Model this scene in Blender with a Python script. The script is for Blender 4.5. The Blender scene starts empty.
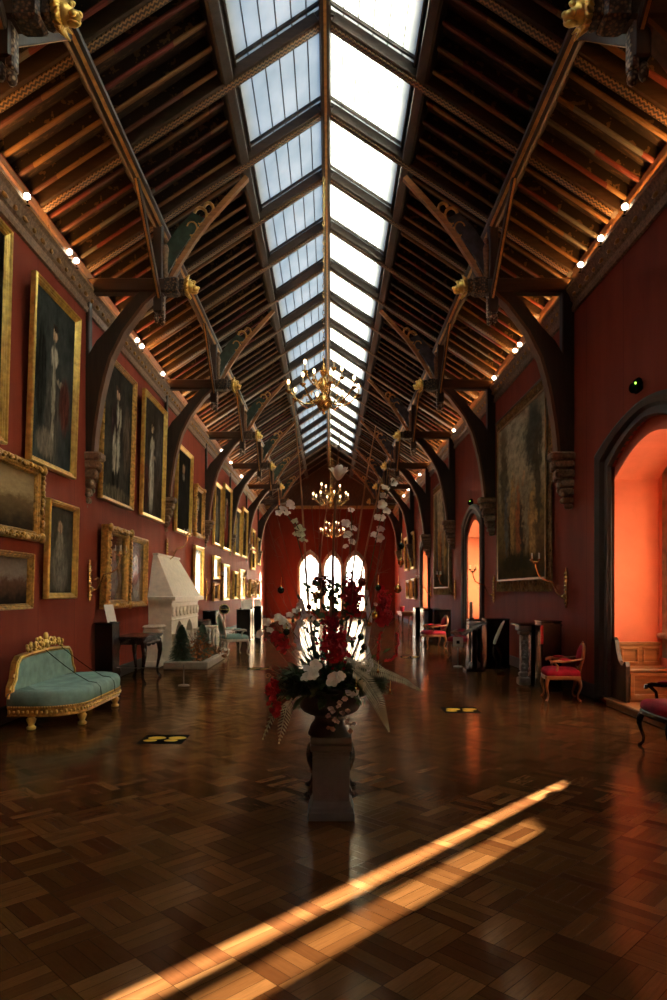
import bpy, math, random
from mathutils import Vector, Matrix, Euler
C = bpy.context.scene.collection
PI = math.pi
F, VX, VY, H = 680.0, 330.0, 592.0, 1.65     # focal length (px), vanishing point, eye height
R = math.radians
RND = random.Random(7)

def at(px, py, Y):
    return Vector(((px - VX) * Y / F, Y, H + (VY - py) * Y / F))

# ------------------------------------------------------------------ mesh building
class MB:
    def __init__(self):
        self.v, self.f, self.sm = [], [], []
    def add(self, vs, fs, smooth=False, M=None):
        n = len(self.v)
        for p in vs:
            p = Vector(p)
            if M is not None: p = M @ p
            self.v.append(p)
        for f in fs:
            self.f.append([i + n for i in f]); self.sm.append(smooth)
        return self
    def box(self, x0, x1, y0, y1, z0, z1, M=None, ch=0.0):
        if ch <= 0:
            vs = [(x0,y0,z0),(x1,y0,z0),(x1,y1,z0),(x0,y1,z0),(x0,y0,z1),(x1,y0,z1),(x1,y1,z1),(x0,y1,z1)]
            fs = [(0,3,2,1),(4,5,6,7),(0,1,5,4),(1,2,6,5),(2,3,7,6),(3,0,4,7)]
            return self.add(vs, fs, False, M)
        c = min(ch, (x1-x0)*.45, (y1-y0)*.45, (z1-z0)*.45)
        pts = []
        for z, k in ((z0, c), (z0 + c, 0), (z1 - c, 0), (z1, c)):
            a0, a1, b0, b1 = x0 + k, x1 - k, y0 + k, y1 - k
            pts.append([(a0+c,b0,z),(a1-c,b0,z),(a1,b0+c,z),(a1,b1-c,z),(a1-c,b1,z),(a0+c,b1,z),(a0,b1-c,z),(a0,b0+c,z)])
        return self.loft(pts, True, True, False, M)
    def loft(self, rings, closed=True, cap=True, smooth=True, M=None):
        n = len(rings[0]); vs = [p for r in rings for p in r]; fs = []
        for i in range(len(rings) - 1):
            for j in range(n if closed else n - 1):
                a, b = i*n + j, i*n + (j+1) % n
                fs.append((a, b, b + n, a + n))
        self.add(vs, fs, smooth, M)
        if cap:
            self.add(rings[0], [tuple(range(n))[::-1]], False, M)
            self.add(rings[-1], [tuple(range(n))], False, M)
        return self
    def tube(self, pts, r, n=8, smooth=True, cap=True, M=None, flat=1.0):
        pts = [Vector(p) for p in pts]
        rs = r if isinstance(r, (list, tuple)) else [r] * len(pts)
        rings = []; up = None
        for i, p in enumerate(pts):
            d = (pts[min(i+1, len(pts)-1)] - pts[max(i-1, 0)])
            d = d.normalized() if d.length > 1e-9 else Vector((0,0,1))
            if up is None:
                up = Vector((0,0,1)) if abs(d.z) < .9 else Vector((0,1,0))
            a = d.cross(up)
            if a.length < 1e-6: a = d.cross(Vector((1,0,0)))
            a.normalize(); b = a.cross(d).normalized(); up = b
            rings.append([p + (a*math.cos(t)*flat + b*math.sin(t))*rs[i] for t in [2*PI*k/n for k in range(n)]])
        return self.loft(rings, True, cap, smooth, M)
    def lathe(self, prof, n=24, c=(0,0,0), smooth=True, M=None, sx=1, sy=1):
        rings = [[(c[0]+r*math.cos(2*PI*k/n)*sx, c[1]+r*math.sin(2*PI*k/n)*sy, c[2]+z) for k in range(n)] for r, z in prof]
        return self.loft(rings, True, True, smooth, M)
    def square(self, prof, c=(0,0,0), M=None):       # square mouldings: (half width, z)
        rings = [[(c[0]+sx*r, c[1]+sy*r, c[2]+z) for sx, sy in ((-1,-1),(1,-1),(1,1),(-1,1))] for r, z in prof]
        return self.loft(rings, True, True, False, M)
    def ball(self, c, r, n=12, m=8, M=None):
        if not isinstance(r, (tuple, list)): r = (r, r, r)
        rings = []
        for i in range(m + 1):
            t = -PI/2 + PI*i/m; k = max(math.cos(t), .02)
            rings.append([(c[0]+r[0]*k*math.cos(2*PI*j/n), c[1]+r[1]*k*math.sin(2*PI*j/n), c[2]+r[2]*math.sin(t)) for j in range(n)])
        return self.loft(rings, True, True, True, M)
    def prism(self, poly, axis, a, b, M=None):       # polygon of 2-D points pushed along an axis
        def p3(u, v, w):
            return {'y': (u, w, v), 'x': (w, u, v), 'z': (u, v, w)}[axis]
        n = len(poly)
        vs = [p3(u, v, a) for u, v in poly] + [p3(u, v, b) for u, v in poly]
        fs = [tuple(range(n))[::-1], tuple(range(n, 2*n))]
        fs += [(i, (i+1) % n, (i+1) % n + n, i + n) for i in range(n)]
        return self.add(vs, fs, False, M)
    def ribbon(self, a, b, axis, lo, hi, M=None):    # solid strip between two 2-D curves, pushed along an axis
        for i in range(len(a) - 1):
            self.prism([a[i], a[i+1], b[i+1], b[i]], axis, lo, hi, M)
        return self
    def leaf(self, base, tip, w, up=(0,0,1), bend=0.0, n=4):
        base, tip, up = Vector(base), Vector(tip), Vector(up)
        d = tip - base; s = d.cross(up)
        if s.length < 1e-6: s = d.cross(Vector((1,0,0)))
        s.normalize(); nn = s.cross(d).normalized()
        L = d.length; vs = []; fs = []
        for i in range(n + 1):
            t = i / n; k = w * math.sin(PI * min(max(t*.94 + .05, 0), 1)) ** .8
            p = base + d*t + nn * (bend * L * math.sin(PI*t))
            vs += [p - s*k, p + nn*(-k*.25), p + s*k]
        for i in range(n):
            a = i*3
            fs += [(a, a+1, a+4, a+3), (a+1, a+2, a+5, a+4)]
        return self.add(vs, fs, True)
    def build(self, name, mat, parent=None, label=None, bev=0, sub=0):
        me = bpy.data.meshes.new(name)
        me.from_pydata([tuple(p) for p in self.v], [], self.f)
        me.polygons.foreach_set('use_smooth', self.sm)
        me.materials.append(mat); me.update()
        import bmesh
        bm = bmesh.new(); bm.from_mesh(me)
        bmesh.ops.recalc_face_normals(bm, faces=bm.faces)
        bm.to_mesh(me); bm.free()
        o = bpy.data.objects.new(name, me); C.objects.link(o)
        if parent is not None: o.parent = parent
        if label: o['label'] = label
        if bev:
            m = o.modifiers.new('bevel', 'BEVEL'); m.width = bev; m.segments = 2; m.limit_method = 'ANGLE'
        return o

def tag(o, label, cat, group=None, kind=None):
    o['label'] = label; o['category'] = cat
    if group: o['group'] = group
    if kind: o['kind'] = kind
    return o
def thing(name, loc, label, cat, group=None, rz=0.0, rx=0.0):
    o = bpy.data.objects.new(name, None); C.objects.link(o)
    o.empty_display_size = .1
    o.location = loc; o.rotation_euler = (rx, 0, rz)
    return tag(o, label, cat, group)
def struct(o, label, cat):
    return tag(o, label, cat, None, 'structure')
def kids(o):
    return [c for c in bpy.data.objects if c.parent == o]
_KIDS = {}
def dup(root, loc, label, rz=None, group=None, rx=None, scale=None):
    def cp(o, parent):
        c = o.copy(); C.objects.link(c)
        if parent is not None: c.parent = parent
        for ch in _KIDS.setdefault(o.name, kids(o)): cp(ch, c)
        return c
    r = cp(root, None)
    r.location = loc; e = list(r.rotation_euler)
    if rz is not None: e[2] = rz
    if rx is not None: e[0] = rx
    r.rotation_euler = e
    if scale: r.scale = (scale,)*3 if not isinstance(scale, tuple) else scale
    r['label'] = label
    if group: r['group'] = group
    return r
ORD = ['first','second','third','fourth','fifth','sixth','seventh','eighth','ninth','tenth','eleventh','twelfth',
       'thirteenth','fourteenth','fifteenth','sixteenth','seventeenth','eighteenth','nineteenth','twentieth','twenty-first','twenty-second']

# ------------------------------------------------------------------ materials
class N:
    def __init__(self, name):
        self.m = bpy.data.materials.new(name); self.m.use_nodes = True
        self.t = self.m.node_tree; self.b = self.t.nodes['Principled BSDF']; self.out = self.t.nodes['Material Output']
    def n(self, typ, **kw):
        x = self.t.nodes.new(typ)
        for k, v in kw.items(): setattr(x, k, v)
        return x
    def l(self, a, b): self.t.links.new(a, b)
    def coord(self, kind='Object', scale=(1,1,1), rot=(0,0,0)):
        tc = self.n('ShaderNodeTexCoord'); mp = self.n('ShaderNodeMapping')
        mp.inputs['Scale'].default_value = scale; mp.inputs['Rotation'].default_value = rot
        self.l(tc.outputs[kind], mp.inputs['Vector']); return mp.outputs['Vector']
    def noise(self, vec, scale=5, detail=4, rough=.55):
        x = self.n('ShaderNodeTexNoise'); x.inputs['Scale'].default_value = scale
        x.inputs['Detail'].default_value = detail; x.inputs['Roughness'].default_value = rough
        self.l(vec, x.inputs['Vector']); return x.outputs['Fac']
    def ramp(self, fac, stops, interp='LINEAR'):
        x = self.n('ShaderNodeValToRGB'); cr = x.color_ramp; cr.interpolation = interp
        while len(cr.elements) < len(stops): cr.elements.new(.5)
        for e, (p, c) in zip(cr.elements, stops):
            e.position = p; e.color = (*c, 1) if len(c) == 3 else c
        self.l(fac, x.inputs['Fac']); return x.outputs['Color']
    def math(self, op, a, b=None, c=None):
        x = self.n('ShaderNodeMath', operation=op)
        for i, q in enumerate((a, b, c)):
            if q is None: continue
            if isinstance(q, (int, float)): x.inputs[i].default_value = q
            else: self.l(q, x.inputs[i])
        return x.outputs[0]
    def mix(self, fac, a, b, mode='MIX'):
        x = self.n('ShaderNodeMix', data_type='RGBA', blend_type=mode)
        for k, q in ((0, fac), (6, a), (7, b)):
            if isinstance(q, (int, float)): x.inputs[k].default_value = q
            elif isinstance(q, tuple): x.inputs[k].default_value = (*q, 1)[:4]
            else: self.l(q, x.inputs[k])
        return x.outputs[2]
    def sep(self, v):
        x = self.n('ShaderNodeSeparateXYZ'); self.l(v, x.inputs[0]); return x.outputs
    def comb(self, a, b, c):
        x = self.n('ShaderNodeCombineXYZ')
        for i, q in enumerate((a, b, c)):
            if isinstance(q, (int, float)): x.inputs[i].default_value = q
            else: self.l(q, x.inputs[i])
        return x.outputs[0]
    def bump(self, h, strength=.2, dist=.01):
        x = self.n('ShaderNodeBump'); x.inputs['Strength'].default_value = strength; x.inputs['Distance'].default_value = dist
        self.l(h, x.inputs['Height']); self.l(x.outputs[0], self.b.inputs['Normal'])
    def color(self, c):
        if isinstance(c, tuple): self.b.inputs['Base Color'].default_value = (*c, 1)
        else: self.l(c, self.b.inputs['Base Color'])
        return self
    def set(self, **kw):
        for k, v in kw.items(): self.b.inputs[k.replace('_', ' ')].default_value = v
        return self

def simple(name, col, rough=.5, metal=0.0, var=.25, scale=8, bump=0.0, stretch=(1,1,1), **kw):
    m = N(name); v = m.coord('Object', stretch)
    f = m.noise(v, scale)
    m.color(m.ramp(f, [(.3, tuple(c*(1-var) for c in col)), (.7, tuple(min(1, c*(1+var)) for c in col))]))
    m.set(Roughness=rough, Metallic=metal, **kw)
    if bump: m.bump(m.noise(v, scale*4), bump)
    return m.m
def glow(name, col, s):
    m = N(name); m.color((.8,.8,.8)); m.b.inputs['Emission Color'].default_value = (*col, 1)
    m.b.inputs['Emission Strength'].default_value = s; return m.m

M = {}
def wood(name, col, rough=.45, axis=1, var=.35):
    m = N(name); st = [9, 9, 9]; st[axis] = .9
    v = m.coord('Object', tuple(st)); f = m.noise(v, 2.2, 6, .6)
    m.color(m.ramp(f, [(.3, tuple(c*(1-var) for c in col)), (.7, tuple(c*(1+var) for c in col))]))
    m.set(Roughness=rough); m.bump(f, .15); return m.m

M['oak'] = wood('dark_oak', (.030, .016, .008), .5, 2)
M['oakx'] = wood('dark_oak_rafter', (.045, .023, .011), .5, 0)
M['oak_mid'] = wood('warm_oak', (.31, .140, .052), .35, 0)
M['oak_mid2'] = wood('oak_boards', (.13, .062, .028), .5, 2)
M['gold'] = simple('gilt', (.92, .56, .15), .28, .70, .35, 11, .2)
M['gold_old'] = simple('old_gilt', (.52, .29, .07), .36, .55, .6, 18, .5)
M['brass'] = simple('brass', (.86, .54, .18), .25, .75, .1)
M['black'] = simple('black_lacquer', (.006, .0055, .0055), .22, 0, .2, Specular_IOR_Level=.35)
M['black_matt'] = simple('black_matt', (.010, .0095, .0095), .7, 0, .2, Specular_IOR_Level=.0)
M['steel'] = simple('steel', (.25, .24, .22), .3, 1.0, .1)
M['marble'] = simple('pale_marble', (.80, .69, .53), .5, 0, .12, 9, .1)
M['kerb'] = simple('dull_marble', (.34, .29, .22), .5, 0, .2, 9)
M['marble_grey'] = simple('grey_marble', (.22, .21, .19), .4, 0, .4, 9)
M['stone_dark'] = simple('dark_painted_stone', (.022, .015, .013), .55, 0, .3, 6, .1)
M['stone_win'] = simple('window_stone', (.40, .31, .20), .8, 0, .35, 7, .3)
M['corbel'] = simple('carved_corbel', (.22, .13, .07), .6, 0, .5, 24, .5)
M['teal'] = simple('teal_velvet', (.23, .37, .325), .75, 0, .22, 7, .05, Specular_IOR_Level=.2)
M['crimson'] = simple('crimson_velvet', (.30, .008, .024), .7, 0, .25, 9, .05, Specular_IOR_Level=.15)
M['walnut'] = simple('polished_walnut', (.24, .085, .03), .3, 0, .3, 9)
M['ebony'] = simple('ebonised_wood', (.02, .012, .010), .25, 0, .3, 9)
M['cream'] = simple('cream_paint', (.62, .54, .42), .4, 0, .12)
M['paper'] = simple('paper', (.80, .76, .68), .6, 0, .05)
M['pedestal'] = simple('grey_painted_stone', (.085, .086, .088), .65, 0, .15, 12, .1)
M['urn'] = simple('dark_glazed_urn', (.022, .022, .026), .3, 0, .3, 9)
M['bronze'] = simple('dark_bronze', (.025, .017, .013), .22, .3, .3, 9)
M['leaf'] = simple('dark_green_leaf', (.020, .042, .016), .45, 0, .5, 12)
M['fir'] = simple('fir_needles', (.045, .075, .032), .6, 0, .5, 9)
M['fern'] = simple('frosted_fern', (.42, .42, .33), .5, 0, .35, 30)
M['petal'] = simple('white_petal', (.80, .75, .68), .55, 0, .08, 20, Subsurface_Weight=0.0)
M['petal_pink'] = simple('dusky_petal', (.42, .30, .25), .55, 0, .2, 20)
M['petal_green'] = simple('greenish_petal', (.62, .64, .45), .55, 0, .2, 20)
M['red_fl'] = simple('red_glitter_flower', (.30, .006, .012), .4, 0, .5, 60)
M['red_bead'] = simple('red_bead', (.45, .010, .016), .2, 0, .2)
M['twig'] = simple('brown_twig', (.13, .060, .025), .6, 0, .3)
M['twig_gold'] = simple('tan_cane', (.34, .19, .08), .5, 0, .3)
M['orange_dry'] = simple('dried_orange_leaf', (.36, .13, .03), .6, 0, .5, 12)
M['b_green'] = simple('green_bauble', (.02, .06, .025), .12, .6, .1)
M['b_gold'] = simple('gold_bauble', (.75, .42, .10), .15, .9, .1)
M['b_red'] = simple('red_bauble', (.16, .015, .010), .2, .5, .1)
M['rib'] = simple('pale_ribbon', (.65, .66, .72), .4, 0, .1)
M['bulb'] = glow('candle_bulb', (1.0, .62, .25), 4)
M['spot'] = glow('spot_lens', (1.0, .86, .66), 14)
M['strip'] = glow('warm_light_strip', (1.0, .48, .13), 34)
M['led_green'] = glow('green_indicator', (.35, 1.0, .05), 2.0)
SLOPE, RIDGEZ = .66, 1.65 + 8.08
def mat_wall(k=1.0, name='crimson_wall_fabric'):
    m = N(name); v = m.coord('Object'); s = m.sep(v)
    seam = m.math('FRACT', m.math('MULTIPLY', m.math('ADD', s[1], s[0]), 1/1.36))
    line = m.math('LESS_THAN', seam, .012)
    f = m.noise(m.coord('Object', (1, 1, .25)), 2.5, 5)
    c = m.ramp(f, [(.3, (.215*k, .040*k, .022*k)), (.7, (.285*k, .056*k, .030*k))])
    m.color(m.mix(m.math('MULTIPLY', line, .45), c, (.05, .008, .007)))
    m.set(Roughness=.7, Specular_IOR_Level=.08); m.bump(m.noise(v, 60, 2), .08); return m.m
def mat_parquet():
    m = N('basket_weave_parquet')
    S = 1/.31
    v = m.coord('Object', (S, S, 1), (0, 0, R(45))); s = m.sep(v)
    u, w = s[0], s[1]
    iu, iw = m.math('FLOOR', u), m.math('FLOOR', w)
    par = m.math('MODULO', m.math('ADD', m.math('ADD', iu, iw), 400), 2)
    fu, fw = m.math('SUBTRACT', u, iu), m.math('SUBTRACT', w, iw)
    def sel(a, b):
        return m.math('ADD', m.math('MULTIPLY', a, par), m.math('MULTIPLY', b, m.math('SUBTRACT', 1, par)))
    across, along = sel(fu, fw), sel(fw, fu)
    k = m.math('MULTIPLY', across, 4); ik = m.math('FLOOR', k); fk = m.math('SUBTRACT', k, ik)
    wn = m.n('ShaderNodeTexWhiteNoise', noise_dimensions='3D'); m.l(m.comb(iu, iw, ik), wn.inputs['Vector'])
    wt = m.n('ShaderNodeTexWhiteNoise', noise_dimensions='3D'); m.l(m.comb(iu, iw, 7.5), wt.inputs['Vector'])
    tone = m.math('ADD', m.math('MULTIPLY', wn.outputs['Value'], .52), m.math('MULTIPLY', wt.outputs['Value'], .34))
    tone = m.math('ADD', tone, m.math('MULTIPLY', par, .17))
    grain = m.noise(m.comb(m.math('ADD', m.math('MULTIPLY', across, 22), m.math('MULTIPLY', wn.outputs['Value'], 90)), m.math('MULTIPLY', along, 1.6), wt.outputs['Value']), 1.5, 5, .65)
    c = m.ramp(tone, [(.2, (.052, .019, .0068)), (.5, (.094, .039, .0135)), (.82, (.165, .076, .028))])
    c = m.mix(m.math('MULTIPLY', grain, .75), c, (.028, .010, .004))
    g1 = m.math('LESS_THAN', m.math('MINIMUM', m.math('MINIMUM', fk, m.math('SUBTRACT', 1, fk)), 1), .022)
    g2 = m.math('LESS_THAN', m.math('MINIMUM', along, m.math('SUBTRACT', 1, along)), .008)
    gap = m.math('MAXIMUM', g1, g2)
    c = m.mix(m.math('MULTIPLY', gap, .7), c, (.012, .005, .002))
    m.color(c)
    wear = m.noise(m.coord('Object', (1, 1, 1)), 1.1, 4)
    h = m.math('ADD', m.math('MULTIPLY', grain, .25), m.math('MULTIPLY', gap, -1.0))
    bp = m.n('ShaderNodeBump'); bp.inputs['Strength'].default_value = .05; bp.inputs['Distance'].default_value = .01; m.l(h, bp.inputs['Height'])
    df = m.n('ShaderNodeBsdfDiffuse'); m.l(c, df.inputs['Color']); m.l(bp.outputs[0], df.inputs['Normal'])
    gl = m.n('ShaderNodeBsdfGlossy'); gl.inputs['Color'].default_value = (1, .80, .58, 1); m.l(bp.outputs[0], gl.inputs['Normal'])
    r = m.math('ADD', .10, m.math('MULTIPLY', wear, .09)); m.l(r, gl.inputs['Roughness'])
    lw = m.n('ShaderNodeLayerWeight'); lw.inputs['Blend'].default_value = .5
    fr = m.math('MULTIPLY', m.math('POWER', lw.outputs['Facing'], 5), .52)
    tile = m.math('ADD', .50, m.math('MULTIPLY', tone, .95))          # old wax: some blocks are duller than others
    fac = m.math('MULTIPLY', m.math('ADD', fr, .026), tile)
    mx = m.n('ShaderNodeMixShader'); m.l(fac, mx.inputs[0]); m.l(df.outputs[0], mx.inputs[1]); m.l(gl.outputs[0], mx.inputs[2]); m.l(mx.outputs[0], m.out.inputs['Surface'])
    return m.m
def mat_glazing():
    m = N('opal_skylight_glass'); v = m.coord('Object', (1, 1, 1))
    f = m.noise(v, 1.4, 3)
    c = m.ramp(f, [(.3, (.225, .255, .265)), (.7, (.30, .318, .322))])
    tr = m.n('ShaderNodeBsdfTranslucent'); m.l(c, tr.inputs['Color'])
    gl = m.n('ShaderNodeBsdfGlossy'); gl.inputs['Roughness'].default_value = .2
    mx = m.n('ShaderNodeMixShader'); mx.inputs[0].default_value = .04
    m.l(tr.outputs[0], mx.inputs[1]); m.l(gl.outputs[0], mx.inputs[2]); m.l(mx.outputs[0], m.out.inputs['Surface'])
    return m.m
def mat_clear():
    m = N('clear_window_glass')
    tr = m.n('ShaderNodeBsdfTransparent'); tr.inputs['Color'].default_value = (.93, .93, .90, 1)
    gl = m.n('ShaderNodeBsdfGlossy'); gl.inputs['Roughness'].default_value = .02
    mx = m.n('ShaderNodeMixShader'); mx.inputs[0].default_value = .05
    m.l(tr.outputs[0], mx.inputs[1]); m.l(gl.outputs[0], mx.inputs[2]); m.l(mx.outputs[0], m.out.inputs['Surface'])
    return m.m
def mat_deck():
    m = N('painted_roof_boards'); s = m.sep(m.coord('Object'))
    b = m.math('FLOOR', m.math('MULTIPLY', s[1], 9)); wn = m.n('ShaderNodeTexWhiteNoise', noise_dimensions='1D'); m.l(b, wn.inputs['W'])
    f = m.noise(m.coord('Object', (2.2, 9, 2.2)), 2.4, 3)
    c = m.ramp(f, [(.35, (.014, .007, .004)), (.55, (.028, .014, .007)), (.62, (.10, .055, .02)), (.7, (.03, .015, .008))])
    m.color(m.mix(m.math('MULTIPLY', wn.outputs['Value'], .5), c, (.02, .010, .006))); m.set(Roughness=.7); return m.m
def mat_common():
    m = N('banded_painted_rafter'); oi = m.n('ShaderNodeObjectInfo'); s = m.sep(m.coord('Object'))
    x = m.math('ADD', m.math('MULTIPLY', s[0], 1.15), m.math('MULTIPLY', oi.outputs['Random'], 37))
    wn = m.n('ShaderNodeTexWhiteNoise', noise_dimensions='1D'); m.l(m.math('FLOOR', x), wn.inputs['W'])
    c = m.ramp(wn.outputs['Value'], [(0, (.20, .095, .032)), (.25, (.16, .030, .020)), (.5, (.24, .125, .045)), (.68, (.13, .12, .10)), (.82, (.10, .035, .022))], 'CONSTANT')
    f = m.noise(m.coord('Object', (1.5, 10, 10)), 3, 4)
    c = m.mix(m.math('MULTIPLY', f, .5), c, (.03, .015, .008))
    h = m.math('SUBTRACT', m.math('ADD', s[2], m.math('MULTIPLY', m.math('ABSOLUTE', s[0]), SLOPE)), RIDGEZ)
    side = m.math('GREATER_THAN', h, .098)
    motif = m.math('GREATER_THAN', m.noise(m.coord('Object', (9, 1, 9)), 1.0, 2), .62)
    sc_ = m.mix(m.math('MULTIPLY', motif, .8), (.018, .010, .006), (.13, .075, .03))
    m.color(m.mix(side, c, sc_)); m.set(Roughness=.5, Specular_IOR_Level=.3); return m.m
def mat_chevron(name, dark, light, sc):
    m = N(name); s = m.sep(m.coord('Object'))
    a = m.math('MULTIPLY', s[0], sc); b = m.math('MULTIPLY', m.math('ADD', s[1], 50), sc*.8)
    tri = m.math('ABSOLUTE', m.math('SUBTRACT', m.math('FRACT', a), .5))
    z = m.math('FRACT', m.math('ADD', b, m.math('MULTIPLY', tri, 1.0)))
    k = m.math('LESS_THAN', m.math('ABSOLUTE', m.math('SUBTRACT', z, .5)), .22)
    m.color(m.mix(k, dark, light)); m.set(Roughness=.45); return m.m
def mat_scale(name, dark, light, sc):          # small fish-scale / lattice pattern for carved ends and pendants
    m = N(name); v = m.coord('Object', (sc, sc, sc))
    x = m.n('ShaderNodeTexVoronoi'); x.inputs['Scale'].default_value = 1; m.l(v, x.inputs['Vector'])
    m.color(m.ramp(x.outputs['Distance'], [(.25, light), (.55, dark)])); m.set(Roughness=.5); m.bump(x.outputs['Distance'], .6); return m.m
def ell(m, s, cx, cy, rx, ry, soft=.35):
    a = m.math('DIVIDE', m.math('SUBTRACT', s[0], cx), rx); b = m.math('DIVIDE', m.math('SUBTRACT', s[2], cy), ry)
    d = m.math('SQRT', m.math('ADD', m.math('MULTIPLY', a, a), m.math('MULTIPLY', b, b)))
    x = m.n('ShaderNodeMapRange'); x.interpolation_type = 'SMOOTHSTEP'
    x.inputs['From Min'].default_value = 1 + soft; x.inputs['From Max'].default_value = 1 - soft
    m.l(d, x.inputs['Value']); return x.outputs['Result']
def mat_portrait(name, bg, bg2, shapes, rough=.45, spec=.0, coat=.0):
    m = N(name); g = m.coord('Generated'); s0 = m.sep(g)
    f = m.noise(g, 4.0, 6, .6); f2 = m.noise(m.coord('Generated', (9, 1, 5)), 2.0, 5, .65); f3 = m.noise(m.coord('Generated', (7, 1, 4)), 3.1, 4)
    wx = m.math('ADD', s0[0], m.math('MULTIPLY', m.math('SUBTRACT', f2, .5), .16))
    s = (wx, s0[1], m.math('ADD', s0[2], m.math('MULTIPLY', m.math('SUBTRACT', f3, .5), .10)))
    c = m.ramp(f, [(.3, tuple(k*.7 for k in bg)), (.7, tuple(k*.95 for k in bg2))])
    for (cx, cy, rx, ry, col) in shapes:
        folds = m.math('MULTIPLY', m.math('POWER', m.noise(m.coord('Generated', (22, 1, 6)), 1.3, 6, .75), 2.2), 4.0)
        cc = m.n('ShaderNodeVectorMath', operation='SCALE'); cc.inputs[0].default_value = tuple(min(1, k*1.25) for k in col); m.l(folds, cc.inputs['Scale'])
        c = m.mix(ell(m, s, cx, cy, rx, ry, .3), c, cc.outputs[0])
    m.color(m.mix(m.math('MULTIPLY', m.noise(g, 25, 4), .4), c, tuple(k*.3 for k in bg)))
    m.set(Roughness=rough, Specular_IOR_Level=spec, Coat_Weight=coat, Coat_Roughness=.10); return m.m
def mat_landscape(name, sky, mid, dark, rough=.5):
    m = N(name); g = m.coord('Generated'); s = m.sep(g)
    h = m.math('ADD', s[2], m.math('MULTIPLY', m.math('SUBTRACT', m.noise(g, 3.5, 6, .6), .5), .7))
    c = m.ramp(h, [(.15, dark), (.42, tuple(k*.8 for k in mid)), (.5, mid), (.62, sky), (.95, tuple(k*.6 for k in sky))])
    m.color(m.mix(m.math('MULTIPLY', m.noise(g, 16, 5), .5), c, dark)); m.set(Roughness=rough, Specular_IOR_Level=.0); return m.m
def mat_tapestry(name, border=False):
    m = N(name); g = m.coord('Generated'); s0 = m.sep(g)
    f = m.noise(m.coord('Generated', (1, 4, 7)), 1.3, 8, .72); f2 = m.noise(m.coord('Generated', (1, 10, 20)), 1.2, 6, .75)
    if border:
        c = m.ramp(m.noise(m.coord('Generated', (1, 34, 34)), 1.0, 4, .6), [(.36, (.045, .036, .022)), (.46, (.21, .135, .055)), (.52, (.09, .040, .022)), (.6, (.26, .19, .10)), (.68, (.05, .055, .05))])
    else:
        s = (m.math('ADD', s0[1], m.math('MULTIPLY', m.math('SUBTRACT', f, .5), .35)), s0[0], m.math('ADD', s0[2], m.math('MULTIPLY', m.math('SUBTRACT', f2, .5), .22)))
        c = m.ramp(s[2], [(.05, (.055, .040, .022)), (.22, (.15, .10, .05)), (.42, (.20, .145, .075)), (.60, (.33, .29, .21)), (.95, (.30, .29, .24))])
        for cx, cy, rx, ry, col in ((.22,.80,.17,.20,(.035,.05,.05)), (.14,.55,.07,.28,(.06,.055,.04)), (.86,.70,.10,.30,(.07,.065,.045)),
                (.66,.40,.055,.24,(.36,.22,.09)), (.52,.36,.06,.22,(.30,.11,.05)), (.36,.38,.055,.24,(.22,.20,.15)), (.25,.32,.05,.2,(.40,.26,.11)), (.80,.36,.05,.22,(.10,.11,.12)),
                (.60,.62,.03,.03,(.40,.27,.17)), (.40,.60,.03,.03,(.40,.27,.17)), (.55,.10,.38,.05,(.035,.03,.02)), (.45,.28,.03,.2,(.03,.03,.03)), (.72,.26,.03,.18,(.04,.03,.025))):
            c = m.mix(m.math('MULTIPLY', ell(m, s, cx, cy, rx, ry, .35), .9), c, col)
    c = m.mix(m.math('MULTIPLY', m.ramp(f2, [(.4, (0,0,0)), (.6, (1,1,1))]), .55), c, (.035, .028, .020))
    c = m.mix(1.0, c, (1.75, 1.55, 1.25), 'MULTIPLY'); m.color(c); m.set(Roughness=.95, Specular_IOR_Level=.0)
    w = m.n('ShaderNodeTexWave'); w.inputs['Scale'].default_value = 40; m.l(g, w.inputs['Vector']); m.bump(w.outputs['Fac'], .15)
    return m.m
M['wall'] = mat_wall(); M['wall_end'] = mat_wall(.72, 'shaded_crimson_wall_fabric'); M['floor'] = mat_parquet(); M['opal'] = mat_glazing(); M['glass'] = mat_clear()  # end wall: same fabric, its shade put into a darker colour
M['deck'] = mat_deck(); M['common'] = mat_common()
M['chev'] = mat_chevron('zigzag_painted_strip', (.035, .018, .009), (.28, .155, .060), 19)
M['scale'] = mat_scale('scale_carved_wood', (.022, .014, .009), (.17, .10, .045), 30)
M['scale2'] = mat_scale('painted_pendant', (.05, .03, .018), (.34, .25, .15), 26)
M['panel_green'] = simple('green_painted_tracery', (.025, .050, .034), .5, 0, .5, 8)
M['panel_blue'] = simple('slate_painted_tracery', (.050, .050, .062), .5, 0, .5, 8)
M['gilt_line'] = simple('gilt_line', (.46, .24, .065), .45, .2, .3, 10)
M['tap'] = mat_tapestry('old_woven_tapestry')
M['tap_b'] = mat_tapestry('tapestry_border', True)
M['outer'] = simple('outer_stone', (.3, .28, .25), .9)

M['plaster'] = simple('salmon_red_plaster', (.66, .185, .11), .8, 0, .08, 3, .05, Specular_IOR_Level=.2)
def translucent(name, col, k=.5, var=.1):
    m = N(name); f = m.noise(m.coord('Object'), 20); c = m.ramp(f, [(.3, tuple(q*(1-var) for q in col)), (.7, tuple(min(1, q*(1+var)) for q in col))])
    m.color(c); m.set(Roughness=.55, Specular_IOR_Level=.25)
    tr = m.n('ShaderNodeBsdfTranslucent'); m.l(c, tr.inputs['Color']); mx = m.n('ShaderNodeMixShader'); mx.inputs[0].default_value = k
    m.l(m.b.outputs[0], mx.inputs[1]); m.l(tr.outputs[0], mx.inputs[2]); m.l(mx.outputs[0], m.out.inputs['Surface']); return m.m
M['petal'] = translucent('white_petal', (.86, .82, .75)); M['petal_pink'] = translucent('dusky_petal', (.55, .42, .36))
M['petal_green'] = translucent('greenish_petal', (.70, .74, .50)); M['fern'] = translucent('frosted_fern', (.40, .42, .31), .25, .4)
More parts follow.
